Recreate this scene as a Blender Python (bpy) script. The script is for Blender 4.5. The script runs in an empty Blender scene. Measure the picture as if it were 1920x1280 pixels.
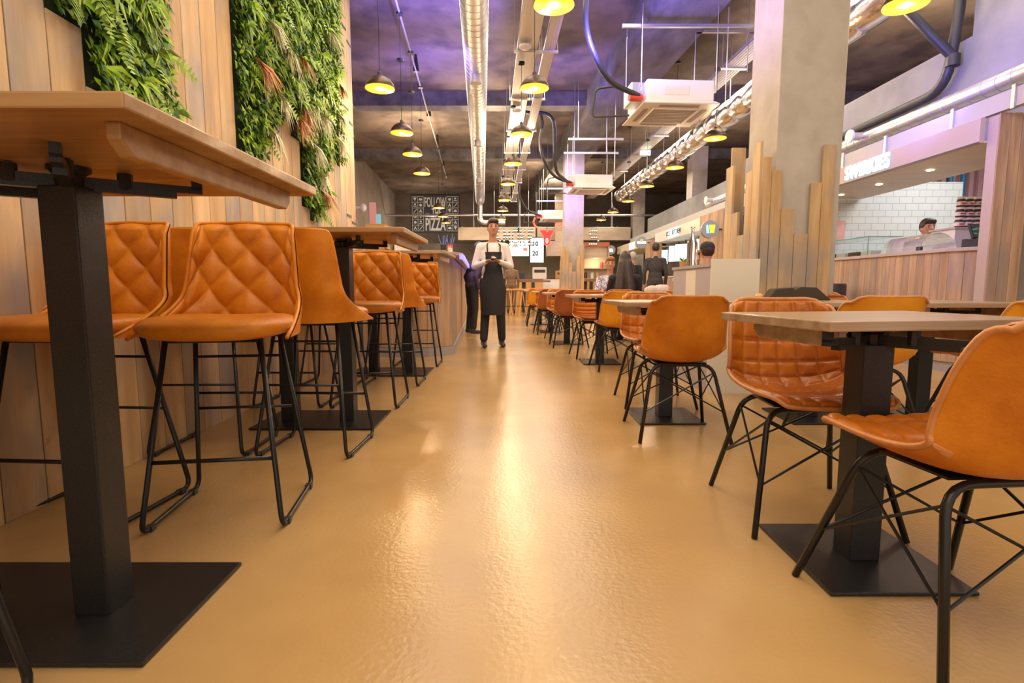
import bpy, bmesh, math, random
from mathutils import Vector, Matrix
R = math.radians
scn = bpy.context.scene
C = scn.collection

# ------------------------------------------------ camera
cd = bpy.data.cameras.new('camera'); cam = bpy.data.objects.new('camera', cd); C.objects.link(cam)
cd.sensor_width = 36; cd.lens = 18.75; cd.clip_start = .05; cd.clip_end = 100
cam.location = (0, 0, .85); cam.rotation_euler = (R(90) - math.atan(.104), 0, 0)
scn.camera = cam
# ------------------------------------------------ world, exposure
w = bpy.data.worlds.new('world'); scn.world = w; w.use_nodes = True
bg = w.node_tree.nodes['Background']; bg.inputs[0].default_value = (1, .86, .70, 1); bg.inputs[1].default_value = .85
vs = scn.view_settings; vs.view_transform = 'Standard'; vs.look = 'None'; vs.gamma = 1; vs.use_curve_mapping = False; vs.exposure = .42
# ------------------------------------------------ hall lighting: added fill lights, blue uplights, stall and bar lamps
def area(n, loc, sx, sy, power, col, rot=(0, 0, 0)):
    l = bpy.data.lights.new(n, 'AREA'); l.shape = 'RECTANGLE'; l.size = sx; l.size_y = sy; l.energy = power; l.color = col
    o = bpy.data.objects.new(n, l); C.objects.link(o); o.location = loc; o.rotation_euler = rot; return o
def point(n, loc, power, col, r=.05):
    l = bpy.data.lights.new(n, 'POINT'); l.energy = power; l.color = col; l.shadow_soft_size = r
    o = bpy.data.objects.new(n, l); C.objects.link(o); o.location = loc; return o
WARM = (1, .72, .42); SOFT = (1, .83, .62); UV = (.21, .16, 1)
for y, p in ((-.8, 80), (2.2, 80), (5.4, 85), (8.8, 90), (12.4, 95), (16, 95), (19.5, 90)):  # soft fill panels added overhead to brighten the floor, not real fittings
    area('overhead_fill', (.1, y, 4.15), 3.0, 2.6, p, SOFT)
    if y > 0: area('overhead_fill', (3.9, y, 4.1), 1.6, 2.2, p * .45, SOFT)
def up(loc, power, tgt, ang=130):
    l = bpy.data.lights.new('blue_led_uplight', 'SPOT'); l.energy = power; l.color = UV; l.spot_size = R(ang); l.spot_blend = .8; l.shadow_soft_size = .1
    o = bpy.data.objects.new('blue_led_uplight', l); C.objects.link(o); o.location = loc; o.rotation_euler = (Vector(tgt) - Vector(loc)).to_track_quat('-Z', 'Y').to_euler()
for loc, p, tgt in (((-.9, 7.0, 3.5), 420, (-.9, 7.3, 4.75)), ((-1.3, 9.6, 3.7), 120, (-1.2, 9.9, 4.75)), ((-2.6, 8.6, 2.8), 120, (-3.6, 10.5, 4.2)), ((.95, 6.2, 3.5), 300, (1.7, 7.0, 4.5)), ((.7, 9.6, 3.6), 110, (1.5, 10.2, 4.5)),
                    ((1.2, 13.2, 3.2), 60, (1.4, 14.0, 3.2)), ((3.9, 5.5, 2.9), 60, (5.0, 6.0, 2.9)), ((4.0, 8.5, 2.95), 70, (5.0, 9.5, 2.9)), ((3.0, 5.2, 3.5), 150, (3.4, 5.6, 4.75)), ((3.2, 4.6, 2.7), 60, (4.3, 6.4, 1.6)), ((.9, 4.4, 3.2), 50, (2.0, 4.4, 3.6))):
    up(loc, p, tgt)
for x, y in ((0, 3), (3.9, 7.2), (-2.2, 13), (1.2, 17.5), (4.2, 12.5), (0, 11.5), (5.9, 6.5)):
    o_ = area('ceiling_fill', (x, y, 3.5), .5, .5, 60, (1, .76, .50), (R(180), 0, 0))  # upward fill added to lift the dark ceiling, no lamp hangs there
area('stall_light', (6.2, 6.8, 2.9), 1.4, 2.0, 42, (1, .97, .93))
area('kitchen_light', (1.0, 20.6, 2.4), 5, .8, 60, (1, .82, .56))
point('sign_wall_fill', (-3.2, 21.3, 3.2), 45, (1, .8, .6), .15)  # added fill that brightens the far wall and its sign
area('bar_light', (-2.9, 10, 2.9), 1.0, 5, 60, (1, .78, .52))

# ------------------------------------------------ helpers
def setp(o, label=None, cat=None, group=None, kind=None):
    if label: o['label'] = label
    if cat: o['category'] = cat
    if group: o['group'] = group
    if kind: o['kind'] = kind
    return o
def thing(name, label, cat, loc=(0, 0, 0), rz=0, group=None):
    o = bpy.data.objects.new(name, None); C.objects.link(o); o.location = loc; o.rotation_euler = (0, 0, R(rz))
    return setp(o, label, cat, group)
def dup(root, loc=None, rz=None, label=None, group=None, parent=None):
    c = root.copy(); C.objects.link(c)
    if parent: c.parent = parent
    if loc is not None: c.location = loc
    if rz is not None: c.rotation_euler = (0, 0, R(rz))
    if label: c['label'] = label
    if group: c['group'] = group
    for ch in list(root.children): dup(ch, parent=c)
    return c

class MB:
    def __init__(s): s.v = []; s.f = []
    def add(s, vs, fs):
        n = len(s.v); s.v += [tuple(p) for p in vs]; s.f += [tuple(i + n for i in f) for f in fs]; return s
    def box(s, x0, x1, y0, y1, z0, z1, m=None):
        vs = [Vector(p) for p in ((x0,y0,z0),(x1,y0,z0),(x1,y1,z0),(x0,y1,z0),(x0,y0,z1),(x1,y0,z1),(x1,y1,z1),(x0,y1,z1))]
        if m: vs = [m @ p for p in vs]
        return s.add(vs, [(0,3,2,1),(4,5,6,7),(0,1,5,4),(1,2,6,5),(2,3,7,6),(3,0,4,7)])
    def tube(s, pts, r, n=8, cap=True, closed=False):
        pts = [Vector(p) for p in pts]; m = len(pts); rs = r if isinstance(r, (list, tuple)) else [r] * m
        ring = []; up = None
        for i, p in enumerate(pts):
            a = pts[(i - 1) % m] if (i > 0 or closed) else p; b = pts[(i + 1) % m] if (i < m - 1 or closed) else p
            t = (b - a).normalized()
            if up is None:
                up = Vector((0, 0, 1)) if abs(t.z) < .9 else Vector((1, 0, 0))
            sd = t.cross(up)
            if sd.length < 1e-4: sd = t.orthogonal()
            sd.normalize(); up = sd.cross(t).normalized()
            ring.append([p + (sd * math.cos(k * 2 * math.pi / n) + up * math.sin(k * 2 * math.pi / n)) * rs[i] for k in range(n)])
        vs = [q for rg in ring for q in rg]; fs = []
        for i in range(m if closed else m - 1):
            j = (i + 1) % m
            for k in range(n): fs.append((i*n+k, i*n+(k+1)%n, j*n+(k+1)%n, j*n+k))
        if cap and not closed:
            fs.append(tuple(range(n))[::-1]); fs.append(tuple((m-1)*n+k for k in range(n)))
        return s.add(vs, fs)
    def lathe(s, prof, n=20, c=(0, 0, 0), ax='z', m=None):
        vs = []; fs = []
        for r, h in prof:
            for k in range(n):
                a = 2 * math.pi * k / n; p = (r*math.cos(a), r*math.sin(a), h)
                if ax == 'y': p = (p[0], -p[2], p[1])
                if ax == 'x': p = (p[2], p[0], p[1])
                q = Vector(p) + Vector(c)
                vs.append(m @ q if m else q)
        for i in range(len(prof) - 1):
            for k in range(n): fs.append((i*n+k, i*n+(k+1)%n, (i+1)*n+(k+1)%n, (i+1)*n+k))
        if prof[0][0] > 1e-5: fs.append(tuple(range(n))[::-1])
        if prof[-1][0] > 1e-5: fs.append(tuple((len(prof)-1)*n+k for k in range(n)))
        return s.add(vs, fs)
    def ell(s, c, r, m=None, n=16, k=10):
        prof = [(math.sin(math.pi*i/k), -math.cos(math.pi*i/k)) for i in range(k + 1)]
        mm = Matrix.Translation(c) @ (m or Matrix()) @ Matrix.Diagonal((r[0], r[1], r[2], 1))
        return s.lathe([(max(a, 1e-4), h) for a, h in prof], n, m=mm)
    def cap(s, a, b, ra, rb, n=12):
        a = Vector(a); b = Vector(b); t = (b - a); L = t.length or 1e-4; t = t / L; P = []; rr = []
        for i in range(4): q = math.pi/2 * (i + .08) / 4; P.append(a - t * ra * math.cos(q)); rr.append(ra * math.sin(q))
        P.append(a); rr.append(ra); P.append(b); rr.append(rb)
        for i in range(3, -1, -1): q = math.pi/2 * (i + .08) / 4; P.append(b + t * rb * math.cos(q)); rr.append(rb * math.sin(q))
        return s.tube(P, rr, n)
    def prism(s, pts, h, m=None):
        n = len(pts); vs = [Vector((x, y, 0)) for x, y in pts] + [Vector((x, y, h)) for x, y in pts]
        if m: vs = [m @ p for p in vs]
        return s.add(vs, [tuple(range(n))[::-1], tuple(range(n, 2*n))] + [(i, (i+1)%n, n+(i+1)%n, n+i) for i in range(n)])
    def grid(s, fn, nu, nv, flip=False):
        vs = [fn(i / nu, j / nv) for j in range(nv + 1) for i in range(nu + 1)]; fs = []
        for j in range(nv):
            for i in range(nu):
                a = j*(nu+1)+i; q = (a, a+1, a+nu+2, a+nu+1); fs.append(q[::-1] if flip else q)
        return s.add(vs, fs)
    def build(s, name, mat, parent=None, smooth=False, bevel=0, loc=None):
        me = bpy.data.meshes.new(name); me.from_pydata(s.v, [], s.f)
        bm = bmesh.new(); bm.from_mesh(me); bmesh.ops.recalc_face_normals(bm, faces=bm.faces)
        if bevel:
            es = [e for e in bm.edges if len(e.link_faces) == 2 and e.calc_face_angle(0) > .6]
            bmesh.ops.bevel(bm, geom=es, offset=bevel, segments=2, affect='EDGES', profile=.6)
        bm.to_mesh(me); bm.free(); me.materials.append(mat)
        if smooth:
            for p in me.polygons: p.use_smooth = True
            if smooth == 2: me.set_sharp_from_angle(angle=R(38))
        o = bpy.data.objects.new(name, me); C.objects.link(o)
        if parent: o.parent = parent
        if loc: o.location = loc
        return o
def B(*a): return MB().box(*a)
def struct(name, mb, mat, **k): return setp(mb.build(name, mat, **k), kind='structure')
def fillet(pts, r, k=5):
    pts = [Vector(p) for p in pts]; out = [pts[0]]
    for i in range(1, len(pts) - 1):
        p = pts[i]; a = (pts[i-1] - p); b = (pts[i+1] - p); ra = min(r, a.length * .48, b.length * .48)
        A = p + a.normalized() * ra; D = p + b.normalized() * ra
        for j in range(k + 1):
            t = j / k; out.append(A.lerp(p, t).lerp(p.lerp(D, t), t))
    out.append(pts[-1]); return out
def text(body, size, mat, parent, name='lettering', sp=1, loc=(0, 0, 0), rot=(90, 0, 0), depth=.01, bold=.0, sx=1, align='CENTER'):
    cu = bpy.data.curves.new(name, 'FONT'); cu.body = body; cu.size = size; cu.extrude = depth; cu.offset = bold; cu.align_x = align; cu.space_character = sp; cu.align_y = 'CENTER'
    t = bpy.data.objects.new(name, cu); C.objects.link(t); bpy.context.view_layer.update()
    me = bpy.data.meshes.new_from_object(t.evaluated_get(bpy.context.evaluated_depsgraph_get())); bpy.data.objects.remove(t)
    me.materials.clear(); me.materials.append(mat)
    o = bpy.data.objects.new(name, me); C.objects.link(o); o.parent = parent; o.location = loc; o.rotation_euler = tuple(R(a) for a in rot); o.scale = (sx, 1, 1)
    return o
def blob(mb, name, mat, parent, vox=.012, sm=3):
    o = mb.build(name, mat, None)
    m = o.modifiers.new('r', 'REMESH'); m.mode = 'VOXEL'; m.voxel_size = vox
    s = o.modifiers.new('s', 'SMOOTH'); s.iterations = sm; s.factor = .5
    bpy.context.view_layer.update()
    me = bpy.data.meshes.new_from_object(o.evaluated_get(bpy.context.evaluated_depsgraph_get())); bpy.data.objects.remove(o)
    for p in me.polygons: p.use_smooth = True
    n = bpy.data.objects.new(name, me); C.objects.link(n); n.parent = parent; return n

# ------------------------------------------------ materials
def mat(name, c1, c2=None, rough=.5, metal=0, scale=(6, 6, 6), detail=4, bump=0, bscale=None, island=0, c3=None, c3scale=1.5, c3amt=.5, spec=.5, coat=0, trans=0, emit=None, est=0, ramp=(.35, .65), rvar=0, ior=1.5):
    m = bpy.data.materials.new(name); m.use_nodes = True; nt = m.node_tree; N = nt.nodes; L = nt.links; p = N['Principled BSDF']
    p.inputs['Base Color'].default_value = (*c1, 1); p.inputs['Roughness'].default_value = rough; p.inputs['Metallic'].default_value = metal
    p.inputs['Specular IOR Level'].default_value = spec; p.inputs['IOR'].default_value = ior
    if coat: p.inputs['Coat Weight'].default_value = coat; p.inputs['Coat Roughness'].default_value = .12
    if trans: p.inputs['Transmission Weight'].default_value = trans
    if emit: p.inputs['Emission Color'].default_value = (*emit, 1); p.inputs['Emission Strength'].default_value = est
    if c2 or bump or rvar:
        tc = N.new('ShaderNodeTexCoord'); mp = N.new('ShaderNodeMapping'); mp.inputs['Scale'].default_value = scale; L.new(tc.outputs['Object'], mp.inputs[0])
        nz = N.new('ShaderNodeTexNoise'); nz.inputs['Scale'].default_value = 1; nz.inputs['Detail'].default_value = detail; nz.inputs['Roughness'].default_value = .6; L.new(mp.outputs[0], nz.inputs['Vector'])
        geo = None
        if island:
            geo = N.new('ShaderNodeNewGeometry'); nz.noise_dimensions = '4D'
            mu = N.new('ShaderNodeMath'); mu.operation = 'MULTIPLY'; mu.inputs[1].default_value = 40; L.new(geo.outputs['Random Per Island'], mu.inputs[0]); L.new(mu.outputs[0], nz.inputs['W'])
        col = None
        if c2:
            cr = N.new('ShaderNodeValToRGB'); cr.color_ramp.elements[0].position = ramp[0]; cr.color_ramp.elements[1].position = ramp[1]
            cr.color_ramp.elements[0].color = (*c1, 1); cr.color_ramp.elements[1].color = (*c2, 1); L.new(nz.outputs['Fac'], cr.inputs[0]); col = cr.outputs[0]
            if c3:
                n2 = N.new('ShaderNodeTexNoise'); n2.inputs['Scale'].default_value = c3scale; n2.inputs['Detail'].default_value = 3
                m2 = N.new('ShaderNodeMapping'); m2.inputs['Scale'].default_value = (1, 1, .55) if island else (1, 1, 1); L.new(tc.outputs['Object'], m2.inputs[0]); L.new(m2.outputs[0], n2.inputs['Vector'])
                if island: n2.noise_dimensions = '4D'; L.new(mu.outputs[0], n2.inputs['W'])
                r2 = N.new('ShaderNodeValToRGB'); r2.color_ramp.elements[0].position = .47; r2.color_ramp.elements[1].position = .66
                r2.color_ramp.elements[0].color = (0, 0, 0, 1); r2.color_ramp.elements[1].color = (c3amt, c3amt, c3amt, 1); L.new(n2.outputs['Fac'], r2.inputs[0])
                mx = N.new('ShaderNodeMix'); mx.data_type = 'RGBA'; L.new(r2.outputs[0], mx.inputs[0]); L.new(col, mx.inputs[6]); mx.inputs[7].default_value = (*c3, 1); col = mx.outputs[2]
            if island:
                hs = N.new('ShaderNodeHueSaturation'); mr = N.new('ShaderNodeMapRange'); mr.inputs[3].default_value = 1 - island; mr.inputs[4].default_value = 1 + island
                L.new(geo.outputs['Random Per Island'], mr.inputs[0]); L.new(mr.outputs[0], hs.inputs['Value']); L.new(col, hs.inputs['Color']); col = hs.outputs[0]
            L.new(col, p.inputs['Base Color'])
        if bump:
            bt = nz
            if bscale:
                bt = N.new('ShaderNodeTexNoise'); bt.inputs['Scale'].default_value = bscale; bt.inputs['Detail'].default_value = 3; L.new(tc.outputs['Object'], bt.inputs['Vector'])
            bp = N.new('ShaderNodeBump'); bp.inputs['Strength'].default_value = bump; bp.inputs['Distance'].default_value = .01; L.new(bt.outputs['Fac'], bp.inputs['Height']); L.new(bp.outputs[0], p.inputs['Normal'])
        if rvar:
            rm = N.new('ShaderNodeMapRange'); rm.inputs[1].default_value = .3; rm.inputs[2].default_value = .7; rm.inputs[3].default_value = rough - rvar; rm.inputs[4].default_value = rough + rvar
            L.new(nz.outputs['Fac'], rm.inputs[0]); L.new(rm.outputs[0], p.inputs['Roughness'])
    return m
M = {}
M['floor'] = mat('floor_resin', (.40, .245, .095), (.53, .345, .15), rough=.2, scale=(.7, .7, .7), bump=.13, bscale=60, spec=.38, c3=(.36, .235, .13), c3scale=.6, c3amt=.7)
M['ceil'] = mat('ceiling_plaster', (.12, .092, .074), (.24, .185, .14), rough=.85, scale=(.9, .9, .9), detail=6, bump=.4, c3=(.075, .056, .055), c3scale=1.6, c3amt=.8)
M['beam'] = mat('rough_concrete', (.085, .08, .075), (.19, .175, .165), rough=.9, scale=(3, 1.2, 3), detail=8, bump=1.0)
M['pillar'] = mat('pillar_plaster', (.44, .40, .36), (.54, .495, .45), rough=.8, scale=(2, 2, 2), detail=7, bump=.25, c3=(.33, .29, .27), c3scale=5, c3amt=.35)
M['greywall'] = mat('grey_wall', (.24, .21, .195), (.34, .30, .275), rough=.85, scale=(1.3, 1.3, 1.3), detail=6, bump=.15)
M['farwall'] = mat('far_wall', (.10, .08, .06), (.16, .13, .10), rough=.9, scale=(1, 1, 1))
M['blueconc'] = mat('upper_wall', (.20, .20, .205), (.28, .28, .28), rough=.85, scale=(1.5, 1.5, 1.5), detail=7, bump=.3)
M['plank'] = mat('washed_plank', (.46, .27, .11), (.74, .53, .30), rough=.55, scale=(9, 9, .9), detail=6, bump=.15, island=.12, c3=(.29, .28, .29), c3scale=2.6, c3amt=.9, ramp=(.34, .66))
M['plank2'] = mat('stall_plank', (.36, .22, .13), (.60, .41, .26), rough=.6, scale=(14, 14, 1.2), detail=6, bump=.15, island=.14, c3=(.30, .265, .25), c3scale=3, c3amt=.65)
M['oak'] = mat('table_oak', (.30, .15, .05), (.43, .25, .10), rough=.42, scale=(1.2, 22, 22), detail=6, bump=.08, coat=.12)
M['greyoak'] = mat('washed_table_oak', (.30, .20, .12), (.46, .34, .225), rough=.28, scale=(1.2, 22, 22), detail=6, bump=.06, coat=.25)
M['black'] = mat('black_powder_steel', (.013, .013, .014), (.03, .03, .032), rough=.27, scale=(420, 420, 420), bump=.18, metal=.3)
M['rod'] = mat('black_rod', (.016, .016, .017), rough=.32, metal=.3)
M['leather'] = mat('tan_leather', (.46, .125, .004), (.66, .23, .012), rough=.4, scale=(5, 5, 5), detail=5, bump=.12, bscale=140, spec=.35)
M['leather2'] = mat('amber_leather', (.66, .24, .006), (.78, .33, .012), rough=.4, scale=(4, 4, 4), detail=5, bump=.08, bscale=140)
M['leather3'] = mat('brown_leather', (.27, .075, .02), (.36, .11, .03), rough=.4, scale=(4, 4, 4), detail=5, bump=.08, bscale=140)
M['inner'] = mat('glossy_quilted_leather', (.38, .095, .004), (.54, .16, .010), rough=.33, scale=(6, 6, 6), detail=4, bump=.12, bscale=120, spec=.45)
M['piping'] = mat('leather_piping', (.46, .17, .05), (.56, .23, .07), rough=.45, scale=(20, 20, 20))
M['galv'] = mat('galvanised_steel', (.62, .63, .66), (.72, .73, .76), rough=.4, metal=1, scale=(3, 3, 3), bump=.05)
M['tray'] = mat('tray_steel', (.60, .58, .56), rough=.45, metal=.55)
M['foil'] = mat('foil_lagging', (.75, .74, .76), (.85, .84, .86), rough=.22, metal=1, scale=(5, 5, 5), detail=6, bump=.9, bscale=7)
M['white'] = mat('white_plastic', (.80, .78, .76), rough=.4)
M['cream'] = mat('cream_panel', (.78, .72, .62), rough=.35)
M['grille'] = mat('grille_grey', (.34, .28, .26), rough=.6)
M['gold'] = mat('gold_lining_painted_glow', (.75, .38, .05), (.9, .5, .1), rough=.35, metal=.6, scale=(20, 20, 20), emit=(1, .42, .03), est=1.5)  # gold lining, with the bulb's glow on it painted in as emission
M['bronze'] = mat('shade_outside', (.10, .07, .05), rough=.35, metal=.6)
M['bulb'] = mat('lit_bulb', (1, .8, .5), emit=(1, .72, .34), est=26)
M['glass'] = mat('clear_glass', (.9, 1, .97), rough=.03, trans=1, ior=1.3)
M['acrylic'] = mat('clear_acrylic', (.97, .97, .97), rough=.05, trans=.95, ior=1.1)
M['neon'] = mat('sign_white_light', (.9, 1, 1), emit=(.80, .97, 1), est=1.0)
M['halo'] = mat('sign_cyan_edge', (.4, .8, .9), emit=(.2, .75, 1), est=.7)
M['red'] = mat('neon_red', (.8, .05, .03), emit=(1, .08, .04), est=2.2)
M['redp'] = mat('red_panel', (.6, .06, .05), rough=.4)
M['screen'] = mat('lit_screen', (.8, .95, 1), (.9, 1, 1), scale=(5, 5, 9), emit=(.62, .92, 1), est=1.15)
M['dark'] = mat('dark_plastic', (.03, .032, .035), rough=.45)
M['navy'] = mat('navy_panel', (.03, .06, .16), rough=.5)
M['slate'] = mat('slate_board', (.045, .055, .07), rough=.6)
M['chalk'] = mat('white_print', (.8, .8, .78), rough=.7)
M['pink'] = mat('pink_cladding', (.42, .22, .27), rough=.6)
M['fascia'] = mat('fascia_board', (.50, .40, .38), rough=.5)
M['soffit'] = mat('soffit_board', (.66, .56, .42), (.74, .66, .52), rough=.5, scale=(1, 14, 14))
M['skin'] = mat('skin', (.50, .26, .16), rough=.5)
M['shirt'] = mat('white_shirt', (.80, .75, .72), rough=.8)
M['cloth'] = mat('black_cloth', (.022, .022, .026), rough=.85)
M['char'] = mat('charcoal_cloth', (.05, .05, .056), rough=.9)
M['plum'] = mat('plum_cloth', (.06, .04, .09), rough=.9)
M['khaki'] = mat('khaki_cloth', (.20, .13, .08), rough=.9)
M['floral'] = mat('floral_cloth', (.16, .15, .30), (.75, .72, .76), rough=.85, scale=(45, 45, 45), ramp=(.45, .55))
M['hair'] = mat('dark_hair', (.02, .013, .01), (.05, .03, .02), rough=.45, scale=(60, 60, 8))
M['auburn'] = mat('auburn_hair', (.25, .08, .02), (.35, .13, .04), rough=.45, scale=(60, 60, 8))
M['greyhair'] = mat('grey_hair', (.45, .43, .42), rough=.6)
M['card'] = mat('cardboard', (.55, .29, .10), rough=.8)
M['paper'] = mat('paper', (.74, .70, .64), rough=.8)
M['pine'] = mat('pine_wood', (.62, .33, .10), (.74, .44, .17), rough=.45, scale=(18, 18, 2))
M['brownwood'] = mat('brown_counter_wood', (.20, .11, .06), (.29, .17, .10), rough=.5, scale=(2, 18, 18))
M['shelfred'] = mat('terracotta_shelf', (.42, .13, .07), rough=.5)
M['steel'] = mat('kitchen_steel', (.42, .34, .25), (.55, .46, .34), rough=.4, metal=.6, scale=(1.2, 1, 3))
M['ledge'] = mat('led_counter_edge', (.3, .28, .7), emit=(.32, .28, 1), est=.9)
M['scarf'] = mat('spotted_scarf', (.62, .50, .45), (.25, .18, .18), rough=.9, scale=(60, 60, 60), ramp=(.6, .68))
M['redglass'] = mat('red_drink', (.45, .02, .03), rough=.1)
M['yellow'] = mat('yellow_sign_light', (.9, .8, 0), emit=(.95, .85, .02), est=1.3)
M['signgrey'] = mat('sign_drum', (.30, .34, .36), rough=.4)
M['bag'] = mat('brown_bag_canvas', (.055, .042, .032), rough=.85)
M['choc'] = mat('chocolate_spread', (.08, .03, .015), rough=.3)
M['skirting'] = mat('grey_skirting', (.36, .34, .34), rough=.5)

def tilemat():
    m = bpy.data.materials.new('metro_tile'); m.use_nodes = True; N = m.node_tree.nodes; L = m.node_tree.links; p = N['Principled BSDF']
    tc = N.new('ShaderNodeTexCoord'); mp = N.new('ShaderNodeMapping'); mp.inputs['Rotation'].default_value = (R(90), 0, 0); L.new(tc.outputs['Object'], mp.inputs[0])
    b = N.new('ShaderNodeTexBrick'); b.inputs['Color1'].default_value = (.74, .78, .80, 1); b.inputs['Color2'].default_value = (.70, .75, .78, 1); b.inputs['Mortar'].default_value = (.42, .48, .52, 1)
    b.inputs['Scale'].default_value = 1; b.inputs['Brick Width'].default_value = .2; b.inputs['Row Height'].default_value = .1; b.inputs['Mortar Size'].default_value = .004; L.new(mp.outputs[0], b.inputs['Vector'])
    L.new(b.outputs['Color'], p.inputs['Base Color']); p.inputs['Roughness'].default_value = .15
    bp = N.new('ShaderNodeBump'); bp.inputs['Strength'].default_value = .4; bp.invert = True; L.new(b.outputs['Fac'], bp.inputs['Height']); L.new(bp.outputs[0], p.inputs['Normal'])
    return m
M['tile'] = tilemat()
# ================================================ THE HALL
CZ = 4.75
struct('floor', B(-6, 8.2, -3, 24, -.1, 0), M['floor'])
struct('ceiling', B(-6, 8.2, -3, 24, CZ, CZ + .1), M['ceil'])
struct('wall_back', B(-6, 8.2, 23.3, 23.5, 0, CZ), M['farwall'])
struct('wall_right', B(8, 8.2, -3, 24, 0, CZ), M['greywall'])
for y in (11.2, 15.7):
    struct('trim_1', B(-5, 8, y, y + .35, CZ - .28, CZ), M['beam'])
# wood-clad wall on the left, one plank after another, with stepped gaps for the planting
WX = -1.82
mb = MB(); ys = [-1.4 + .18 * i for i in range(43)]
steps = {2.20: 1.93, 2.38: 1.70, 2.56: 1.62, 2.74: 1.62, 3.64: 1.70, 3.82: 1.74, 4.00: 1.94, 4.18: 2.10, 4.36: 2.36, 4.54: 2.08, 4.72: 1.54, 4.90: 1.44, 5.08: 1.54, 5.26: 1.98, 5.44: 2.34, 5.62: 2.10}
for y in ys:
    top = CZ
    for k, v in steps.items():
        if abs(k - y) < .05: top = v
    if y + .18 > 6.35: continue
    mb.box(WX - .03, WX, y + .003, y + .177, 0, top)
struct('wall_left', mb, M['plank'], bevel=.0025)
struct('wall_left', B(-1.98, -1.853, -1.4, 6.32, 0, CZ), M['greywall'])
sl = MB()
for y, z in ((5.98, 3.62), (6.16, 3.52), (5.98, 2.78), (6.16, 2.66), (5.98, 1.62), (6.16, 1.56)): sl.box(WX + .001, WX + .006, y + .01, y + .17, z, z + .022)
struct('trim_2', sl, M['dark'])
# wall behind the bar
bw = MB().prism([(-4.0, 6.32), (-5.0, 23.3), (-5.2, 23.3), (-4.2, 6.32)], CZ)
struct('wall_bar', bw, M['greywall'])
pn = MB().prism([(-3.97, 11.0), (-4.06, 12.6), (-4.25, 12.6), (-4.25, 11.0)], 3.1)
# upper right wall over the stalls
struct('wall_upper_right', MB().box(5.0, 5.2, -3, 6.1, 2.36, CZ).box(5.0, 5.2, 6.1, 12, 2.36, 3.55).box(5.0, 5.2, 12, 20, 2.36, 3.3), M['blueconc'])
# long concrete beam over the aisle, following the line of pillars
SK = -.068
def skew(x, y, y0=4.2): return x + SK * (y - y0)
bm_ = MB(); xs = 1.98
bm_.add([(skew(xs, -1), -1, 4.25), (skew(xs + .82, -1), -1, 4.25), (skew(xs + .82, 22), 22, 4.25), (skew(xs, 22), 22, 4.25),
         (skew(xs, -1), -1, CZ), (skew(xs + .82, -1), -1, CZ), (skew(xs + .82, 22), 22, CZ), (skew(xs, 22), 22, CZ)], [(0,3,2,1),(4,5,6,7),(0,1,5,4),(1,2,6,5),(2,3,7,6),(3,0,4,7)])
struct('trim_3', bm_, M['beam'])
def pillar(x, y, wd, dp, z1=4.25):
    o = struct('pillar', B(-wd/2, wd/2, 0, dp, 0, z1), M['pillar'], bevel=.006); o.location = (x, y, 0); return o
pillar(2.28, 4.22, .5, .5); pillar(1.60, 14.0, .5, .5, 4.25)
pillar(5.29, 15.4, .42, .5, CZ); pillar(4.95, 21.2, .46, .4, CZ)

# stepped planks around the two pillars
def clad(name, lab, cat, front, side, sidex, yf, mirror=None):
    t = thing(name, lab, cat, (front[0][0], yf, 0)); x0 = front[0][0]
    for a, b, z in front:
        B(a - x0 + .002, b - x0 - .002, 0, .022, 0, z).build('plank', M['plank'], t, bevel=.002)
    for a, b, z in side:
        B(sidex - x0, sidex - x0 + .022, a - yf + .002, b - yf - .002, 0, z).build('plank', M['plank'], t, bevel=.002)
    return t
t = clad('pillar_cladding', 'tall stepped washed planks wrapped around the nearest grey pillar on the right', 'planks',
     [(1.925, 1.985, 1.83), (1.985, 2.07, 1.73), (2.07, 2.18, 1.44), (2.18, 2.29, 1.25), (2.29, 2.375, 1.635), (2.375, 2.47, 1.92)],
     [(4.205, 4.33, 1.95), (4.33, 4.45, 1.76), (4.45, 4.58, 1.27), (4.58, 4.71, 1.47), (4.71, 4.86, 1.88)], 1.90, 4.185)
B(0, .12, .62, .64, 0, 2.05).build('plank', M['plank'], t); B(.12, .24, .62, .64, 0, 1.4).build('plank', M['plank'], t)
clad('pillar_cladding', 'small stepped pinkish planks around the far grey pillar behind the chair row', 'planks',
     [(1.29, 1.37, 1.83), (1.37, 1.46, 1.74), (1.46, 1.55, 1.45), (1.55, 1.66, 1.22), (1.66, 1.76, 1.62), (1.76, 1.86, 1.90)],
     [(13.86, 14.0, 1.85), (14.0, 14.15, 1.5), (14.15, 14.3, 1.3)], 1.26, 13.85)

# ------------------------------------------------ green walls
def leafmat(n, a, b, r=.5): return mat(n, a, b, rough=r, scale=(7, 7, 7), island=.35)
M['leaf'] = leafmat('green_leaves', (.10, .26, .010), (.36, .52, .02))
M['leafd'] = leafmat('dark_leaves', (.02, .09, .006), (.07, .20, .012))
M['pale'] = leafmat('pale_grass', (.60, .58, .30), (.80, .75, .50)); M['rust'] = leafmat('rust_grass', (.50, .16, .03), (.62, .27, .06))
rnd = random.Random(5)
def frond(mb, p, L, wd, ang, out, n=1, droop=.3):
    """a leaf blade on the wall plane (y,z) standing out in +x"""
    d = Vector((out, math.cos(ang), math.sin(ang))).normalized(); s = Vector((rnd.uniform(-.4, .4), -math.sin(ang), math.cos(ang))).normalized()
    p = Vector(p); a = p; m1 = p + d * L * .45 + Vector((.1 * L, 0, 0)); e = p + d * L - Vector((0, 0, droop * L))
    mb.add([a, m1 + s * wd, e, m1 - s * wd, m1 + Vector((.12 * wd, 0, -.1 * wd))], [(0, 1, 4), (1, 2, 4), (2, 3, 4), (3, 0, 4)])
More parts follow.
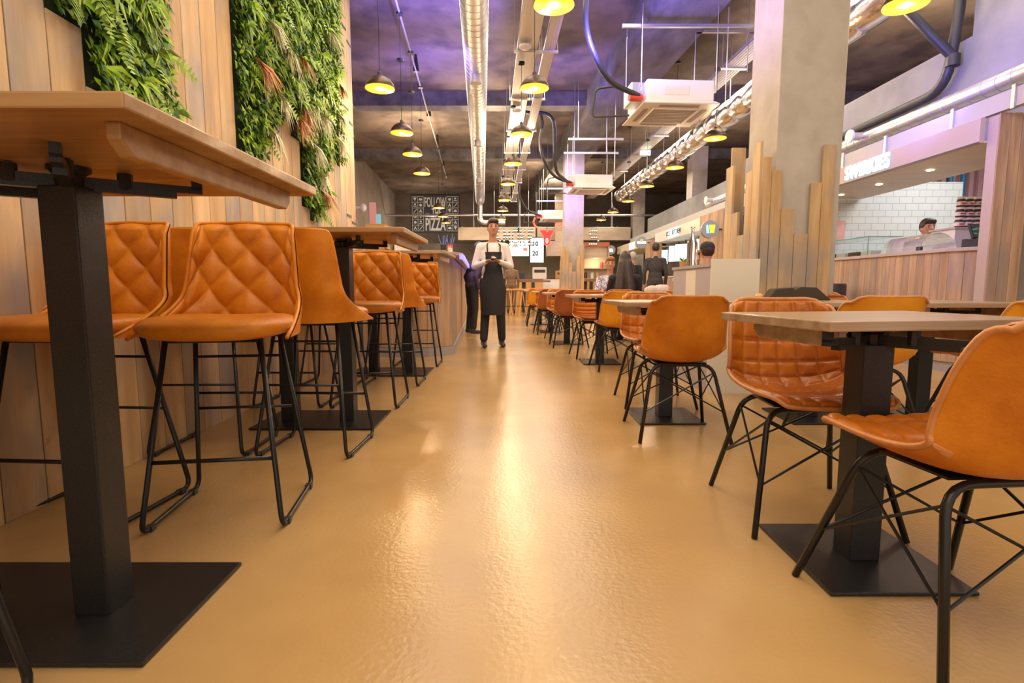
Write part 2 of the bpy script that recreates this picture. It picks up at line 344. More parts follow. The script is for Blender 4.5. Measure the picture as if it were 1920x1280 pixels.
def fern(mb, p, L, ang, out):
    d = Vector((out, math.cos(ang), math.sin(ang))).normalized(); s = Vector((0, -math.sin(ang), math.cos(ang)))
    for i in range(1, 9):
        c = Vector(p) + d * L * i / 9 - Vector((0, 0, .25 * L * (i / 9) ** 2)); wl = L * .32 * math.sin(math.pi * (i + 1) / 10.5)
        for q in (-1, 1):
            e = c + s * q * wl + d * wl * .35
            mb.add([c - d * .008, c + d * .012, e], [(0, 1, 2)])
def green(regions, lab, tufts, dens, name='green_wall'):
    y0 = min(r[0] for r in regions); t = thing(name, lab, 'green wall', (WX, y0, regions[0][2]))
    bk = MB(); lf = MB(); dk = MB(); O = Vector((WX, y0, regions[0][2]))
    for a, b, z0, z1 in regions:
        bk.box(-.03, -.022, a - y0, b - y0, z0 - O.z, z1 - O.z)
        n = int((b - a) * (z1 - z0) * dens)
        for i in range(n):
            p = (rnd.uniform(-.01, .05), rnd.uniform(a + .02, b - .0) - y0, rnd.uniform(z0 + .02, z1) - O.z)
            ang = rnd.uniform(-math.pi, math.pi) if rnd.random() < .5 else rnd.uniform(-2.6, -.5); L = rnd.uniform(.025, .06)
            frond(dk if rnd.random() < .45 else lf, p, L, L * rnd.uniform(.22, .45), ang, rnd.uniform(.2, 1.2))
        for i in range(int((b - a) * (z1 - z0) * dens / 40)):
            p = (rnd.uniform(.02, .06), rnd.uniform(a + .03, b - .02) - y0, rnd.uniform(z0 + .06, z1) - O.z)
            if rnd.random() < .5: fern(lf, p, rnd.uniform(.10, .2), rnd.uniform(-2.5, -.3), .5)
            else:
                for k in range(7): frond(lf, p, rnd.uniform(.08, .15), .012, rnd.uniform(-3, .6), rnd.uniform(.2, .8))
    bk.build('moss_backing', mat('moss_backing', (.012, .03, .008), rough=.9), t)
    setp(lf.build('foliage', M['leaf'], t), kind='stuff'); setp(dk.build('foliage', M['leafd'], t), kind='stuff')
    for y, z, k in tufts:
        tf = MB(); base = rnd.uniform(-1.9, -1.0)
        for i in range(46): frond(tf, (.05, y - y0, z - O.z), rnd.uniform(.15, .30), .0065, base + rnd.uniform(-.5, .5), rnd.uniform(.25, .8), droop=.1)
        o = tf.build('grass_tuft', M['rust' if k else 'pale'], t); setp(o, 'rust coloured grass tuft' if k else 'pale cream grass tuft')
    return t
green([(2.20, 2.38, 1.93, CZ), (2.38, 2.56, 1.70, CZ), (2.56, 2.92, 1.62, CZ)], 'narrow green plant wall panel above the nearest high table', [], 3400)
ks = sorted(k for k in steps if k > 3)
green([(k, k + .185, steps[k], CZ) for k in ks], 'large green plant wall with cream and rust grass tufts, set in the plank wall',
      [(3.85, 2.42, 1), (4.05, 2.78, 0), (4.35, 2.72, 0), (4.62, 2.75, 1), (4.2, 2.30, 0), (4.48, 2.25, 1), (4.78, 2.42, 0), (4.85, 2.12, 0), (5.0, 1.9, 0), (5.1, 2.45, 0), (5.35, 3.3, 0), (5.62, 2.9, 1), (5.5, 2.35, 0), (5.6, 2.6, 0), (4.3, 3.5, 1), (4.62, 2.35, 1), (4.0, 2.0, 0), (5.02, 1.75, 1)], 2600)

# ------------------------------------------------ tables
def table(name, lab, cat, cx, cy, wx, wy, zt, cols, plate, m, grp, colw=.045, th=.028, off=(0, 0, 0)):
    t = thing(name, lab, cat, (cx, cy, 0), 0, grp)
    def turn(o): o.location = (off[0], off[1], 0); o.rotation_euler = (0, 0, R(off[2]))
    turn(B(-wx/2, wx/2, -wy/2, wy/2, zt - th, zt).build('table_top', m, t, bevel=.004))
    for sx in (-1, 1):
        pts = [(-wy/2 + .07, 0), (wy/2 - .07, 0), (wy/2 - .07, -.03), (wy/2 - .10, -.055), (-wy/2 + .10, -.055), (-wy/2 + .07, -.03)]
        mm = Matrix.Translation((sx * (wx/2 - .085), 0, zt - th)) @ Matrix.Rotation(R(90), 4, 'Z') @ Matrix.Rotation(R(90), 4, 'X')
        turn(MB().prism(pts, .028, mm).build('batten', m, t, bevel=.004))
    for c in cols:
        B(c - colw, c + colw, -colw, colw, .012, zt - th - .05).build('column', M['black'], t, bevel=.004)
    sp = MB()
    for c in cols:
        sp.lathe([(.03, zt - th - .055), (.032, zt - th - .02), (.045, zt - th - .012), (.045, zt - th - .0005)], 12, (c, 0, 0))
        for a in (35, 125, 215, 305):
            mm = Matrix.Translation((c, 0, 0)) @ Matrix.Rotation(R(a), 4, 'Z')
            sp.box(.02, .28, -.010, .010, zt - th - .040, zt - th - .022, mm).box(.02, .22, -.012, .012, zt - th - .055, zt - th - .040, mm)
            sp.lathe([(.017, zt - th - .045), (.017, zt - th - .004)], 8, (.11, 0, 0), m=mm)
            sp.box(.255, .28, -.010, .010, zt - th - .03, zt - th, mm)
    sp.build('spider_bracket', M['black'], t)
    px, py = plate
    B(-px, px, -py, py, .002, .013).build('base_plate', M['black'], t, bevel=.003)
    return t
HG = 'high tables along the plank wall'
table('high_table', 'nearest high table on two black columns, its underside filling the upper left', 'table', -1.215, 1.33, 1.17, .86, 1.165, (.14, -.22), (.39, .22), M['oak'], HG)
table('high_table', 'second high table along the plank wall, behind the two outward facing bar stools', 'table', -1.19, 3.32, 1.22, .84, 1.165, (.155, -.21), (.37, .235), M['oak'], HG)
table('high_table', 'third high table along the plank wall, next to the bar front', 'table', -1.19, 5.22, 1.2, .86, 1.165, (.17, -.17), (.38, .25), M['greyoak'], HG)

RG = 'square dining tables in the row beside the aisle'
tabs = [(1.08, 1.60, 'nearest square dining table on the right, with chipped light edge'), (.99, 3.42, 'second dining table from the camera beside the aisle'),
        (.98, 5.93, 'third dining table from the camera beside the aisle'), (.82, 7.95, 'fourth dining table from the camera beside the aisle'),
        (.72, 9.95, 'fifth dining table beside the aisle, seen between chair backs'), (.62, 11.9, 'farthest dining table of the aisle row, near the far pillar')]
for x, y, l in tabs:
    wx, wy, off = (.76, .54, (.103, .146, 9)) if y < 2 else ((.72, .58, (.02, .04, 4)) if y < 5 else (.72, .66, (0, 0, 0)))
    table('dining_table', l, 'table', x, y, wx, wy, .755, (0,), (.205, .215), M['greyoak'], RG, off=off)
SG = 'dining tables of the second row'
table('dining_table', 'dining table behind the nearest one, a brown bag lying on it', 'table', 1.93, 3.42, .68, .68, .755, (0,), (.2, .21), M['greyoak'], SG)
table('dining_table', 'dining table at the right edge beside the front stall', 'table', 2.72, 3.44, .68, .66, .752, (-.06,), (.2, .21), M['greyoak'], SG)
table('dining_table', 'dining table with two seated women, left of the grey service box', 'table', 1.75, 8.6, .7, .7, .755, (0,), (.2, .21), M['greyoak'], SG)
table('dining_table', 'dining table beside the grey box with a red drink on it', 'table', 1.86, 6.5, .7, .66, .755, (0,), (.2, .21), M['greyoak'], SG)

# ------------------------------------------------ leather bucket chairs (front towards +y)
PR = [(.255, .452, .185), (.225, .462, .215), (.12, .450, .235), (0, .437, .245), (-.11, .436, .25), (-.185, .455, .25), (-.225, .50, .248), (-.248, .57, .244), (-.268, .66, .236), (-.288, .75, .222), (-.297, .795, .205)]
LF = [.010, .016, .03, .045, .062, .078, .092, .10, .092, .07, .04]
def prof(t):
    q = t * (len(PR) - 1); i = min(int(q), len(PR) - 2); f = q - i
    def cr(a, b, c, d): return .5 * ((2*b) + (-a + c) * f + (2*a - 5*b + 4*c - d) * f*f + (-a + 3*b - 3*c + d) * f**3)
    g = lambda k, j: PR[max(0, min(len(PR) - 1, k))][j]
    h = lambda k: LF[max(0, min(len(LF) - 1, k))]
    return [cr(g(i-1, j), g(i, j), g(i+1, j), g(i+2, j)) for j in range(3)] + [cr(h(i-1), h(i), h(i+1), h(i+2))]
def shellpt(u, t, off=0):
    u = u * 2 - 1; y, z, wd, lf = prof(t); a = prof(max(0, t - .02)); b = prof(min(1, t + .02))
    ty, tz = b[0] - a[0], b[1] - a[1]; l = math.hypot(ty, tz); ny, nz = tz / l, -ty / l     # towards the sitter
    if nz < 0 and t < .4: ny, nz = -ny, -nz
    # sitter side normal: seat up, back forward
    e = abs(u) ** 2.6 * lf; x = u * wd * (1 - .10 * abs(u) ** 3)
    cx = -.9 * lf * abs(u) ** 1.6 * (1 if u > 0 else -1) / max(wd, .1) * .25
    k = max(0, min(1, (t - .80) / .2)); edge = .035 * k * k * (max(0, abs(u) - .6) / .4) ** 2
    return Vector((x + cx * off / .01 * .0, y + ny * (e + off) , z + nz * (e + off) - edge))
def nrm_sign():
    y, z, a, b = prof(.3); return z
def chair_parts(kind, shell_m, name='leather_chair'):
    t = bpy.data.objects.new(name, None); C.objects.link(t)
    MB().grid(lambda u, v: shellpt(u, v, -.008), 20, 34).grid(lambda u, v: shellpt(u, v, .004), 20, 34, True).build('shell', shell_m, t, smooth=True)
    sh_ = t.children[-1]
    def pad(u, v):
        u2 = .035 + .93 * u; v2 = .03 + .94 * v
        if kind == 'quilt': a = abs(math.sin(math.pi * u * 6)); b = abs(math.sin(math.pi * v * 9)); h = .015 * min(a, b) ** .42 if min(a, b) > 0 else 0
        else: b = abs(math.sin(math.pi * v * 15)); h = .014 * b ** .5
        return shellpt(u2, v2, .006 + h)
    MB().grid(pad, 60 if kind == 'quilt' else 16, 90).build('quilted_pad' if kind == 'quilt' else 'ribbed_pad', M['inner'], t, smooth=True)
    rim = [shellpt(u, 0, 0) for u in [i / 10 for i in range(11)]] + [shellpt(1, v, 0) for v in [i / 34 for i in range(1, 35)]] + [shellpt(1 - u, 1, 0) for u in [i / 10 for i in range(1, 11)]] + [shellpt(0, 1 - v, 0) for v in [i / 34 for i in range(1, 34)]]
    MB().tube(rim, .0085, 6, closed=True).build('piping', M['piping'], t, smooth=True)
    for s in (-1, 1):
        cs = ((.84, .018), (.92, .018), (1.0, .012), (1.004, -.012), (.92, -.013), (.84, -.010))
        q = [shellpt((s * x + 1) / 2, tt, o) for tt in (.50, .525, .55) for x, o in cs]
        MB().add(q, [(r*6+k, r*6+(k+1)%6, (r+1)*6+(k+1)%6, (r+1)*6+k) for r in (0, 1) for k in range(6)] + [(0,1,2,3,4,5), (12,13,14,15,16,17)]).build('side_strap', M['piping'], sh_)
    for s in (-1, 1):
        yf = .245 * s; yt = .12 * s - .01
        MB().tube(fillet([(-.245, yf, .003), (-.165, yt, .418), (.165, yt, .418), (.245, yf, .003)], .07), .0105, 8).build('leg_frame', M['rod'], t, smooth=True)
    br = MB(); ft = {(a, b): (Vector((a * .245, b * .245, 0)), Vector((a * .165, b * .12 - .01, .418))) for a in (-1, 1) for b in (-1, 1)}
    L = lambda k, f: ft[k][0].lerp(ft[k][1], f)
    for k in ft:
        for k2 in ((-k[0], k[1]), (k[0], -k[1])):
            br.tube([L(k, .40), L(k2, .90)], .0042, 6)
    br.box(-.14, .14, -.11, .09, .420, .426)
    br.build('cross_brace', M['rod'], t, smooth=2)
    return t
quilt = chair_parts('quilt', M['leather']); quiltA = chair_parts('quilt', M['leather2']); rib = chair_parts('rib', M['leather2']); quiltB = chair_parts('quilt', M['leather3'])
protos = {'q': quilt, 'a': quiltA, 'r': rib, 'b': quiltB}; used = set()
def chair(k, x, y, rz, lab, grp):
    o = protos[k]
    if k in used: o = dup(o)
    used.add(k); o.location = (x, y, 0); o.rotation_euler = (0, 0, R(rz)); setp(o, lab, 'chair', grp); return o
G1 = 'leather bucket chairs in the row beside the aisle'; G2 = 'leather bucket chairs of the second row'
CH = [('q', 1.10, 1.27, 5, 'nearest tan leather bucket chair, cut off at the right edge', G1), ('q', 1.08, 1.95, 176, 'tan quilted chair facing the camera across the nearest dining table', G1),
      ('q', .945, 3.05, -2, 'tan chair with its smooth back to the camera at the second dining table', G1), ('q', 1.04, 3.86, 178, 'quilted tan chair facing the camera at the far side of the second dining table', G1),
      ('a', 1.09, 5.48, 3, 'amber chair with its back to the camera at the third dining table', G1), ('r', .98, 6.42, 184, 'chair with a horizontally ribbed inside, facing the camera behind the third dining table', G1),
      ('b', .80, 7.50, 2, 'dark brown chair with its back to the camera at the fourth dining table', G1), ('q', .80, 8.45, 186, 'tan chair facing the camera at the far side of the fourth dining table', G1),
      ('b', .66, 9.49, 6, 'brown chair with its back to the camera at the fifth dining table', G1), ('q', .70, 10.45, 184, 'tan chair facing the camera at the far side of the fifth dining table', G1),
      ('a', .56, 11.42, 0, 'amber chair with its back to the camera at the farthest aisle table', G1), ('q', .58, 12.4, 182, 'tan chair facing the camera at the farthest dining table of the aisle row', G1),
      ('a', 1.86, 2.88, -2, 'amber chair with its back to the camera in front of the table with the bag', G2), ('a', 2.70, 2.92, 4, 'amber chair tucked in at the right edge, seen above the nearest table', G2),
      ('r', 2.38, 3.95, 176, 'ribbed amber chair beyond the table with the bag, only its top edge showing', G2),
      ('a', 1.80, 5.98, 0, 'amber chair at the table with the red drink, back to the camera', G2), ('q', 1.60, 7.95, -8, 'chair the woman with long dark hair sits on', G2), 
      ('q', 1.62, 9.25, 180, 'chair the woman in the floral blouse sits on', G2)]
for c in CH: chair(*c)

# ------------------------------------------------ tufted bar stools (front towards +y)
def stool_parts():
    t = bpy.data.objects.new('bar_stool', None); C.objects.link(t)
    def seat(u, v):      # superelliptic cushion
        a = 2 * math.pi * u; b = math.pi * (v - .5); n = .62
        cs = lambda q, e: math.copysign(abs(math.cos(q)) ** e, math.cos(q)); sn = lambda q, e: math.copysign(abs(math.sin(q)) ** e, math.sin(q))
        r = cs(b, .35); fw = 1 + .06 * sn(a, n)
        return Vector((.245 * fw * r * cs(a, n), .02 + .235 * r * sn(a, n), .705 + .040 * sn(b, .8) + (.006 * math.cos(a * 2) * r)))
    MB().grid(seat, 48, 16).build('seat', M['leather'], t, smooth=True)
    H = .43
    def back(u, v, off=0):
        q = u * 2 - 1; aq = abs(q)
        W = .262 - .03 * min(1, v * 2.2) - .035 * v; fwd = .30 * (1 - min(1, v / .38)) ** 1.7 + .10 - .03 * v
        x = W * math.sin(q * math.pi / 2 * .96); y = -.235 - .055 * v + fwd * aq ** 3.2
        rc = max(0, aq - .72) / .28
        z = .672 + v * H * (1 - .10 * rc ** 2.2) + (.01 if v > .9 else 0) * (1 - aq)
        cx = -x / W * off * (aq ** 1.5); return Vector((x + cx, y + off * (1 - .45 * aq), z))
    MB().grid(lambda u, v: back(u, v, -.004), 36, 24).build('back_shell', M['leather'], t, smooth=True)
    def pad(u, v):
        q = u * 2 - 1
        a = u * 4.0 + v * 2.6; b = u * 4.0 - v * 2.6; h = (abs(math.sin(math.pi * a)) * abs(math.sin(math.pi * b))) ** .42
        e = min(1, min(u, 1 - u) / .09, (1 - v) / .06 + .02, v / .05 + .1) ** .5
        return back(.01 + .98 * u, .01 + .985 * v, .004 + e * (.006 + .030 * h))
    MB().grid(pad, 96, 64).build('tufted_pad', M['leather'], t, smooth=True)
    rim = [back(0, v / 20, .006) for v in range(21)] + [back(u / 24, 1, .006) for u in range(1, 25)] + [back(1, 1 - v / 20, .006) for v in range(1, 21)]
    MB().tube(rim, .0075, 7).build('piping', M['leather'], t, smooth=True)
    for s in (-1, 1):
        lf_ = MB().tube(fillet([(s * .155, -.10, .668), (s * .228, -.225, .012), (s * .228, .225, .012), (s * .155, .13, .668)], .05, 6), .0095, 8); lf_ = lf_.build('leg_frame', M['rod'], t, smooth=True)
        for y in (-.165, .165): B(s * .228 - .013, s * .228 + .013, y - .014, y + .014, 0, .02).build('floor_pad', M['dark'], lf_)
    c = MB(); c.tube([(-.155, .13, .662), (.155, .13, .662)], .0095, 8).tube([(-.155, -.10, .662), (.155, -.10, .662)], .0095, 8)
    c.tube([(-.166, -.115, .575), (.166, -.115, .575)], .006, 6).box(-.13, .13, -.10, .13, .664, .670)
    c.build('seat_support', M['rod'], t, smooth=2)
    f = lambda s, z: (s * (.228 - .073 * z / .668), .225 - .095 * z / .668, z)
    MB().tube([f(-1, .25), f(1, .25)], .0075, 8).build('foot_rest', M['rod'], t, smooth=True)
    g = lambda s, z: (s * (.228 - .073 * z / .668), -.225 + .125 * z / .668, z)
    MB().tube([g(-1, .36), g(1, .36)], .006, 8).build('rear_rail', M['rod'], t, smooth=True)
    return t
st = stool_parts(); SGp = 'tufted leather bar stools at the high tables'
ST = [(-1.06, 1.98, 188, 'tufted bar stool facing the camera, in full view behind the nearest high table'), (-1.60, 1.97, 176, 'tufted bar stool half hidden behind the black column of the nearest high table'),
      (-1.03, 2.77, -2, 'bar stool seen from its smooth back, nearer the aisle at the second high table'), (-1.57, 2.78, 2, 'bar stool seen from its smooth back, against the plank wall at the second high table'),
      (-1.03, 3.84, 180, 'tufted bar stool facing the camera behind the second high table, nearer the aisle'), (-1.57, 3.86, 180, 'tufted bar stool behind the second high table, against the plank wall'),
      (-1.03, 4.66, 0, 'bar stool on the near side of the third high table, nearer the aisle'), (-1.57, 4.68, 0, 'bar stool on the near side of the third high table, by the wall'),
      (-1.02, 5.76, 180, 'tufted bar stool facing the camera behind the third high table'), (-1.22, .80, 2, 'nearest bar stool, only its seat corner and one leg inside the left edge')]
for i, (x, y, r, l) in enumerate(ST):
    o = st if i == 0 else dup(st)
    o.location = (x, y, 0); o.rotation_euler = (0, 0, R(r)); setp(o, l, 'bar stool', SGp)
# ================================================ OVERHEAD
def skl(n, pts): pass
# spiral duct
t = thing('spiral_duct', 'long round galvanised air duct hanging above the aisle, with small outlets', 'air duct', (-.1, .5, 3.85))
f = lambda y: Vector((-.0 - .055 * (y - .5), y - .5, 0))
sm = MB().tube([f(.5), f(19.3)], .155, 28)
y = .6
while y < 19.2:
    c = f(y); sm.tube([c, c + Vector((-.0007, .012, 0))], .1585, 28); y += .14 if y < 9 else .3
sm.build('duct_pipe', M['galv'], t, smooth=2)
MB().tube(fillet([f(19.2), f(19.45) , f(19.45) + Vector((0, 0, -.75)), f(19.45) + Vector((.9, 0, -.75))], .2), .09, 14).build('end_bend', M['galv'], t, smooth=2)
for y in (4.2, 7.6, 10.9, 14.6, 17.9):
    o = MB().lathe([(.07, 0), (.07, -.10), (.078, -.10), (.078, -.125), (.05, -.125)], 18, f(y) + Vector((0, 0, -.13))).build('duct_outlet', M['tray'], t, smooth=2)
# cable trays
def trayobj(lab, x0, y0, x1, y1, z, wd, ribs):
    t = thing('cable_tray', lab, 'cable tray', (x0, y0, z)); L = math.hypot(x1 - x0, y1 - y0); a = math.atan2(y1 - y0, x1 - x0); t.rotation_euler = (0, 0, a)
    mb = MB().box(0, L, -wd/2, wd/2, 0, .004).box(0, L, -wd/2, -wd/2 + .004, 0, .05).box(0, L, wd/2 - .004, wd/2, 0, .05)
    for i in range(ribs): yy = -wd/2 + wd * (i + 1) / (ribs + 1); mb.box(0, L, yy - .004, yy + .004, -.006, 0)
    mb.build('tray', M['tray'], t)
    x = 1.0
    while x < L:
        k = MB(); k.box(x, x + .04, -wd/2 - .04, wd/2 + .04, -.035, -.004)
        for s in (-1, 1): k.tube([(x + .02, s * (wd/2 + .03), -.03), (x + .02, s * (wd/2 + .03), CZ - z)], .005, 5)
        k.build('hanger', M['tray'], t); x += 1.8
    return t
trayobj('wide ribbed cable tray running above the aisle, right of the round duct', .46, 1, -.30, 20, 3.95, .27, 8)
trayobj('narrow cable tray beside the wide ribbed tray above the aisle', .72, 1, .06, 20, 3.95, .15, 3)
trayobj('cable tray on the right, above the silver lagged duct', 3.55, 2, 2.95, 20.5, 4.12, .30, 6)
# exit lights and small ceiling things
for (x, y, z, l) in ((.21, 5.55, 3.85, 'emergency light box with a green lamp under the cable tray above the aisle'), (3.19, 13.2, 4.02, 'emergency light box with a green lamp under the right cable tray')):
    t = thing('emergency_light', l, 'emergency light', (x, y, z)); B(-.13, .13, -.04, .04, -.06, .06).build('housing', M['white'], t, bevel=.01)
    B(.07, .11, -.045, -.04, -.03, .03).build('green_lamp', mat('green_light', (0, .8, .3), emit=(.05, 1, .4), est=4), t)
    MB().tube([(0, 0, .06), (0, 0, .1)], .008, 6).build('bracket', M['tray'], t)
def disc(lab, x, y, z, r=.07): tag = MB().lathe([(r, 0), (r, -.02), (r * .7, -.04), (.001, -.045)], 20, (0, 0, 0)).build('smoke_detector', M['white'], None, smooth=2, loc=(x, y, z)); setp(tag, lab, 'smoke detector', 'round white detectors')
disc('round white detector alone on the dark ceiling right of the trays', .62, 6.2, CZ, .07)
disc('round white detector under the wide tray, the nearer one', .17, 7.2, 3.915, .08); disc('round white detector under the wide tray, behind the nearer one', .08, 9.7, 3.915, .08)
# pendants
def pendant_parts():
    t = bpy.data.objects.new('pendant_lamp', None); C.objects.link(t)
    pr = [(.022, .125), (.06, .118), (.105, .09), (.14, .045), (.158, 0)]
    MB().lathe([(a + .002, h + .002) for a, h in pr] + [(a, h) for a, h in pr[::-1]], 28).build('shade', M['bronze'], t, smooth=True)
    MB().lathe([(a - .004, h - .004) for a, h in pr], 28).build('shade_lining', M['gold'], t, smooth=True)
    lh_ = MB().lathe([(.018, .10), (.024, .12), (.024, .16), (.006, .175)], 12).build('lamp_holder', M['bronze'], t, smooth=2)
    MB().lathe([(.001, -.02), (.03, -.012), (.042, .02), (.03, .055), (.014, .08), (.014, .11)], 16).build('bulb', M['bulb'], lh_, smooth=True)
    return t
pl = pendant_parts(); first = True
def pendant(x, y, z, top, lab, grp, e):
    global first
    o = pl if first else dup(pl); first = False
    o.location = (x, y, z); setp(o, lab, 'pendant lamp', grp)
    h = top - z
    MB().tube([(0, 0, .17), (0, 0, h)], .0035, 6).build('cord', M['dark'], o)
    MB().lathe([(.045, h - .03), (.045, h)], 14).build('ceiling_cup', M['dark'], o, smooth=2)
    point('pendant_light', (x, y, z - .05), e, WARM, .04)
ordn = ['nearest', 'second', 'third', 'fourth', 'fifth', 'sixth', 'seventh', 'eighth']
for i, (x, y) in enumerate(((.315, 4.25), (.24, 5.95), (.13, 7.7), (.02, 9.5), (-.08, 11.35), (-.18, 13.4), (-.26, 15.3), (-.34, 17.2))):
    pendant(x, y, 2.95, 3.915, ordn[i] + ' lit dome pendant of the middle row above the aisle', 'dome pendants above the aisle', 22)
for i, (x, y) in enumerate(((-1.40, 5.9), (-1.506, 7.55), (-1.584, 8.75), (-1.677, 10.2), (-1.96, 14.6), (-2.077, 16.4), (-2.18, 18.0))):
    pendant(x, y, 2.93, 4.485, ordn[i] + ' lit dome pendant of the left row along the bar', 'dome pendants along the bar', 22)
for i, (x, y) in enumerate(((2.96, 4.25), (2.91, 7.9), (2.91, 9.8), (2.86, 11.6), (2.90, 13.6), (2.90, 15.6), (2.86, 17.4))):
    pendant(x, y, 2.95, CZ, ordn[i] + ' lit dome pendant of the right row under the silver duct', 'dome pendants on the right', 20)
# conduit rail carrying the left pendants
t = thing('conduit_rail', 'thin metal conduit carrying the left pendant cords', 'conduit', (-1.245, 3.5, 4.45))
MB().tube([(0, 0, .03), (-.9675, 15, .03)], .014, 8).build('conduit', M['tray'], t)
for k in range(6): MB().lathe([(.05, .02), (.05, .07), (.02, .30)], 10, (-.0645 * (1.2 + k * 2.4), 1.2 + k * 2.4, 0)).build('fixing', M['dark'], t)
# strut frames on hanging rods
def strut(lab, x, y, z, L, rods):
    t = thing('hanging_strut', lab, 'metal strut', (x, y, z), 0, 'hanging steel struts')
    B(0, L, -.02, .02, 0, .035).build('channel', M['galv'], t)
    for r, a, b in rods: MB().tube([(r, 0, a), (r, 0, b)], .006, 6).build('threaded_rod', M['galv'], t)
strut('steel strut above the nearest ceiling cassette, its upper support', 1.35, 6.9, 4.0, 1.6, ((.25, -.9, .24), (1.3, -.9, .24)))
strut('steel strut right of the nearest cassette, high under the ceiling', 2.5, 7.6, 4.25, .9, ((.1, 0, .45), (.7, -.5, .45)))
strut('nearer of two parallel steel struts below the concrete beam', 1.02, 10.0, 3.48, 1.0, ((.18, 0, 1.27), (.85, -.5, .77)))
strut('farther of two parallel steel struts below the concrete beam', 1.0, 10.6, 3.38, 1.05, ((.2, -.5, 1.37), (.82, 0, .87)))
strut('steel strut above the second ceiling cassette', .75, 14.6, 3.42, 1.1, ((.2, -.3, 1.33), (.9, -.3, .83)))
strut('steel strut behind the second ceiling cassette, lower', .70, 15.6, 3.25, 1.0, ((.2, 0, 1.5),))
# ceiling cassettes
def cassette(lab, x, y, z, s=1, ang=4, hose=True):
    t = thing('ceiling_cassette', lab, 'air conditioner', (x, y, z), ang, 'white ceiling cassettes'); t.scale = (s, s, s)
    p = MB(); p.prism([(-.475, -.475), (.475, -.475), (.475, .475), (-.475, .475)], .012, Matrix.Translation((0, 0, 0)))
    p.add([(-.475, -.475, .012), (.475, -.475, .012), (.475, .475, .012), (-.475, .475, .012), (-.43, -.43, .05), (.43, -.43, .05), (.43, .43, .05), (-.43, .43, .05)], [(0,1,5,4),(1,2,6,5),(2,3,7,6),(3,0,4,7),(4,5,6,7)])
    fp_ = p.build('fascia_panel', M['white'], t, bevel=.006)
    g = MB().box(-.27, .27, -.27, .27, -.006, .001); g.build('intake_grille', M['grille'], t)
    fr = MB()
    for a in (0, 90, 180, 270):
        fr.box(-.29, .29, .275, .292, -.012, .0, Matrix.Rotation(R(a), 4, 'Z'))
        o = B(-.25, .25, .345, .405, -.005, .001)
        o.v = [tuple(Matrix.Rotation(R(a), 4, 'Z') @ Vector(q)) for q in o.v]; o.build('louvre', M['grille'], fp_)
    for k in range(9): fr.box(-.26, .26, -.24 + k * .06 - .003, -.24 + k * .06 + .003, -.009, -.005)
    fr.build('grille_frame', M['white'], t)
    B(-.42, .42, -.42, .42, .05, .30).build('body', M['white'], t, bevel=.02)
    B(-.20, .10, -.425, -.418, .12, .22).build('data_plate', M['cream'], t)
    B(-.58, -.42, -.30, .05, .08, .30).build('drain_box', M['galv'], t, bevel=.01)
    for a in (-.47, .47):
        for b in (-.34, .34): MB().tube([(a, b, .18), (a, b, (CZ - z - .5) / s)], .006, 6).build('threaded_rod', M['galv'], t); 
    if hose:
        MB().tube(fillet([(-.5, -.35, .12), (-.95, -.5, .22), (-1.3, -.75, .75), (-1.2, -.9, 1.35), (-1.5, -1.0, 1.65)], .45, 8), .032, 10).build('insulated_hose', M['dark'], t, smooth=2)
        MB().tube(fillet([(-.5, -.2, .16), (-.75, -.2, .28), (-1.0, -.2, .24), (-1.05, -.2, -.1), (-.6, -.3, -.1)], .06, 4), .013, 8).build('drain_hose', M['dark'], t, smooth=2)
        MB().tube([(-.62, -.35, .10), (-.46, -.33, .10)], .045, 10).build('pipe_collar', M['redp'], t, smooth=2)
    return t
cassette('large white ceiling cassette nearest the camera, right of the aisle', 2.03, 7.2, 3.05)
cassette('second white ceiling cassette in front of the far grey pillar', 1.80, 12.6, 3.02)
cassette('farthest white ceiling cassette, partly behind the far grey pillar', 1.35, 17.4, 2.93, .95)
# foil lagged duct
t = thing('lagged_duct', 'fat silver foil lagged duct running along the right side of the ceiling', 'air duct', (3.78, 3, 3.72))
g = lambda y: Vector((-.022 * (y - 3), y - 3, 0))
pts = []; rr = []; yy = 3.0; rnd = random.Random(3)
while yy < 17.4:
    for d, q in ((0, .172), (.05, .195), (.22, .20), (.40, .196), (.47, .178)): pts.append(g(yy + d)); rr.append(q + rnd.uniform(-.004, .004))
    yy += .5
MB().tube(pts, rr, 24).build('lagging', M['foil'], t, smooth=True)
y = 4
while y < 17:
    hb = MB()
    for s in (-1, 1): hb.tube([g(y) + Vector((s * .2, 0, 0)), g(y) + Vector((s * .2, 0, CZ - 3.72))], .006, 5)
    hb.build('hanger', M['galv'], t); y += 2.4
# ribbed duct above stalls
t = thing('ribbed_duct', 'ribbed round duct with white discs above the stall fronts', 'air duct', (4.62, .6, 2.76))
sp = MB().tube([(0, 0, 0), (0, 12.2, 0)], .085, 20); k = 0
while k < 12: sp.tube([(0, k, 0), (0, k + .012, 0)], .089, 20); k += .16
sp.build('duct_pipe', M['galv'], t, smooth=2)
for y in (3.9, 6.6, 9.4, 11.8):
    MB().tube([(-.05, y, .03), (-.2, y, .03)], .05, 14).build('spigot', M['tray'], t, smooth=2)
    MB().tube([(-.20, y, .03), (-.225, y, .03)], .085, 20).build('valve_disc', M['white'], t, smooth=2)
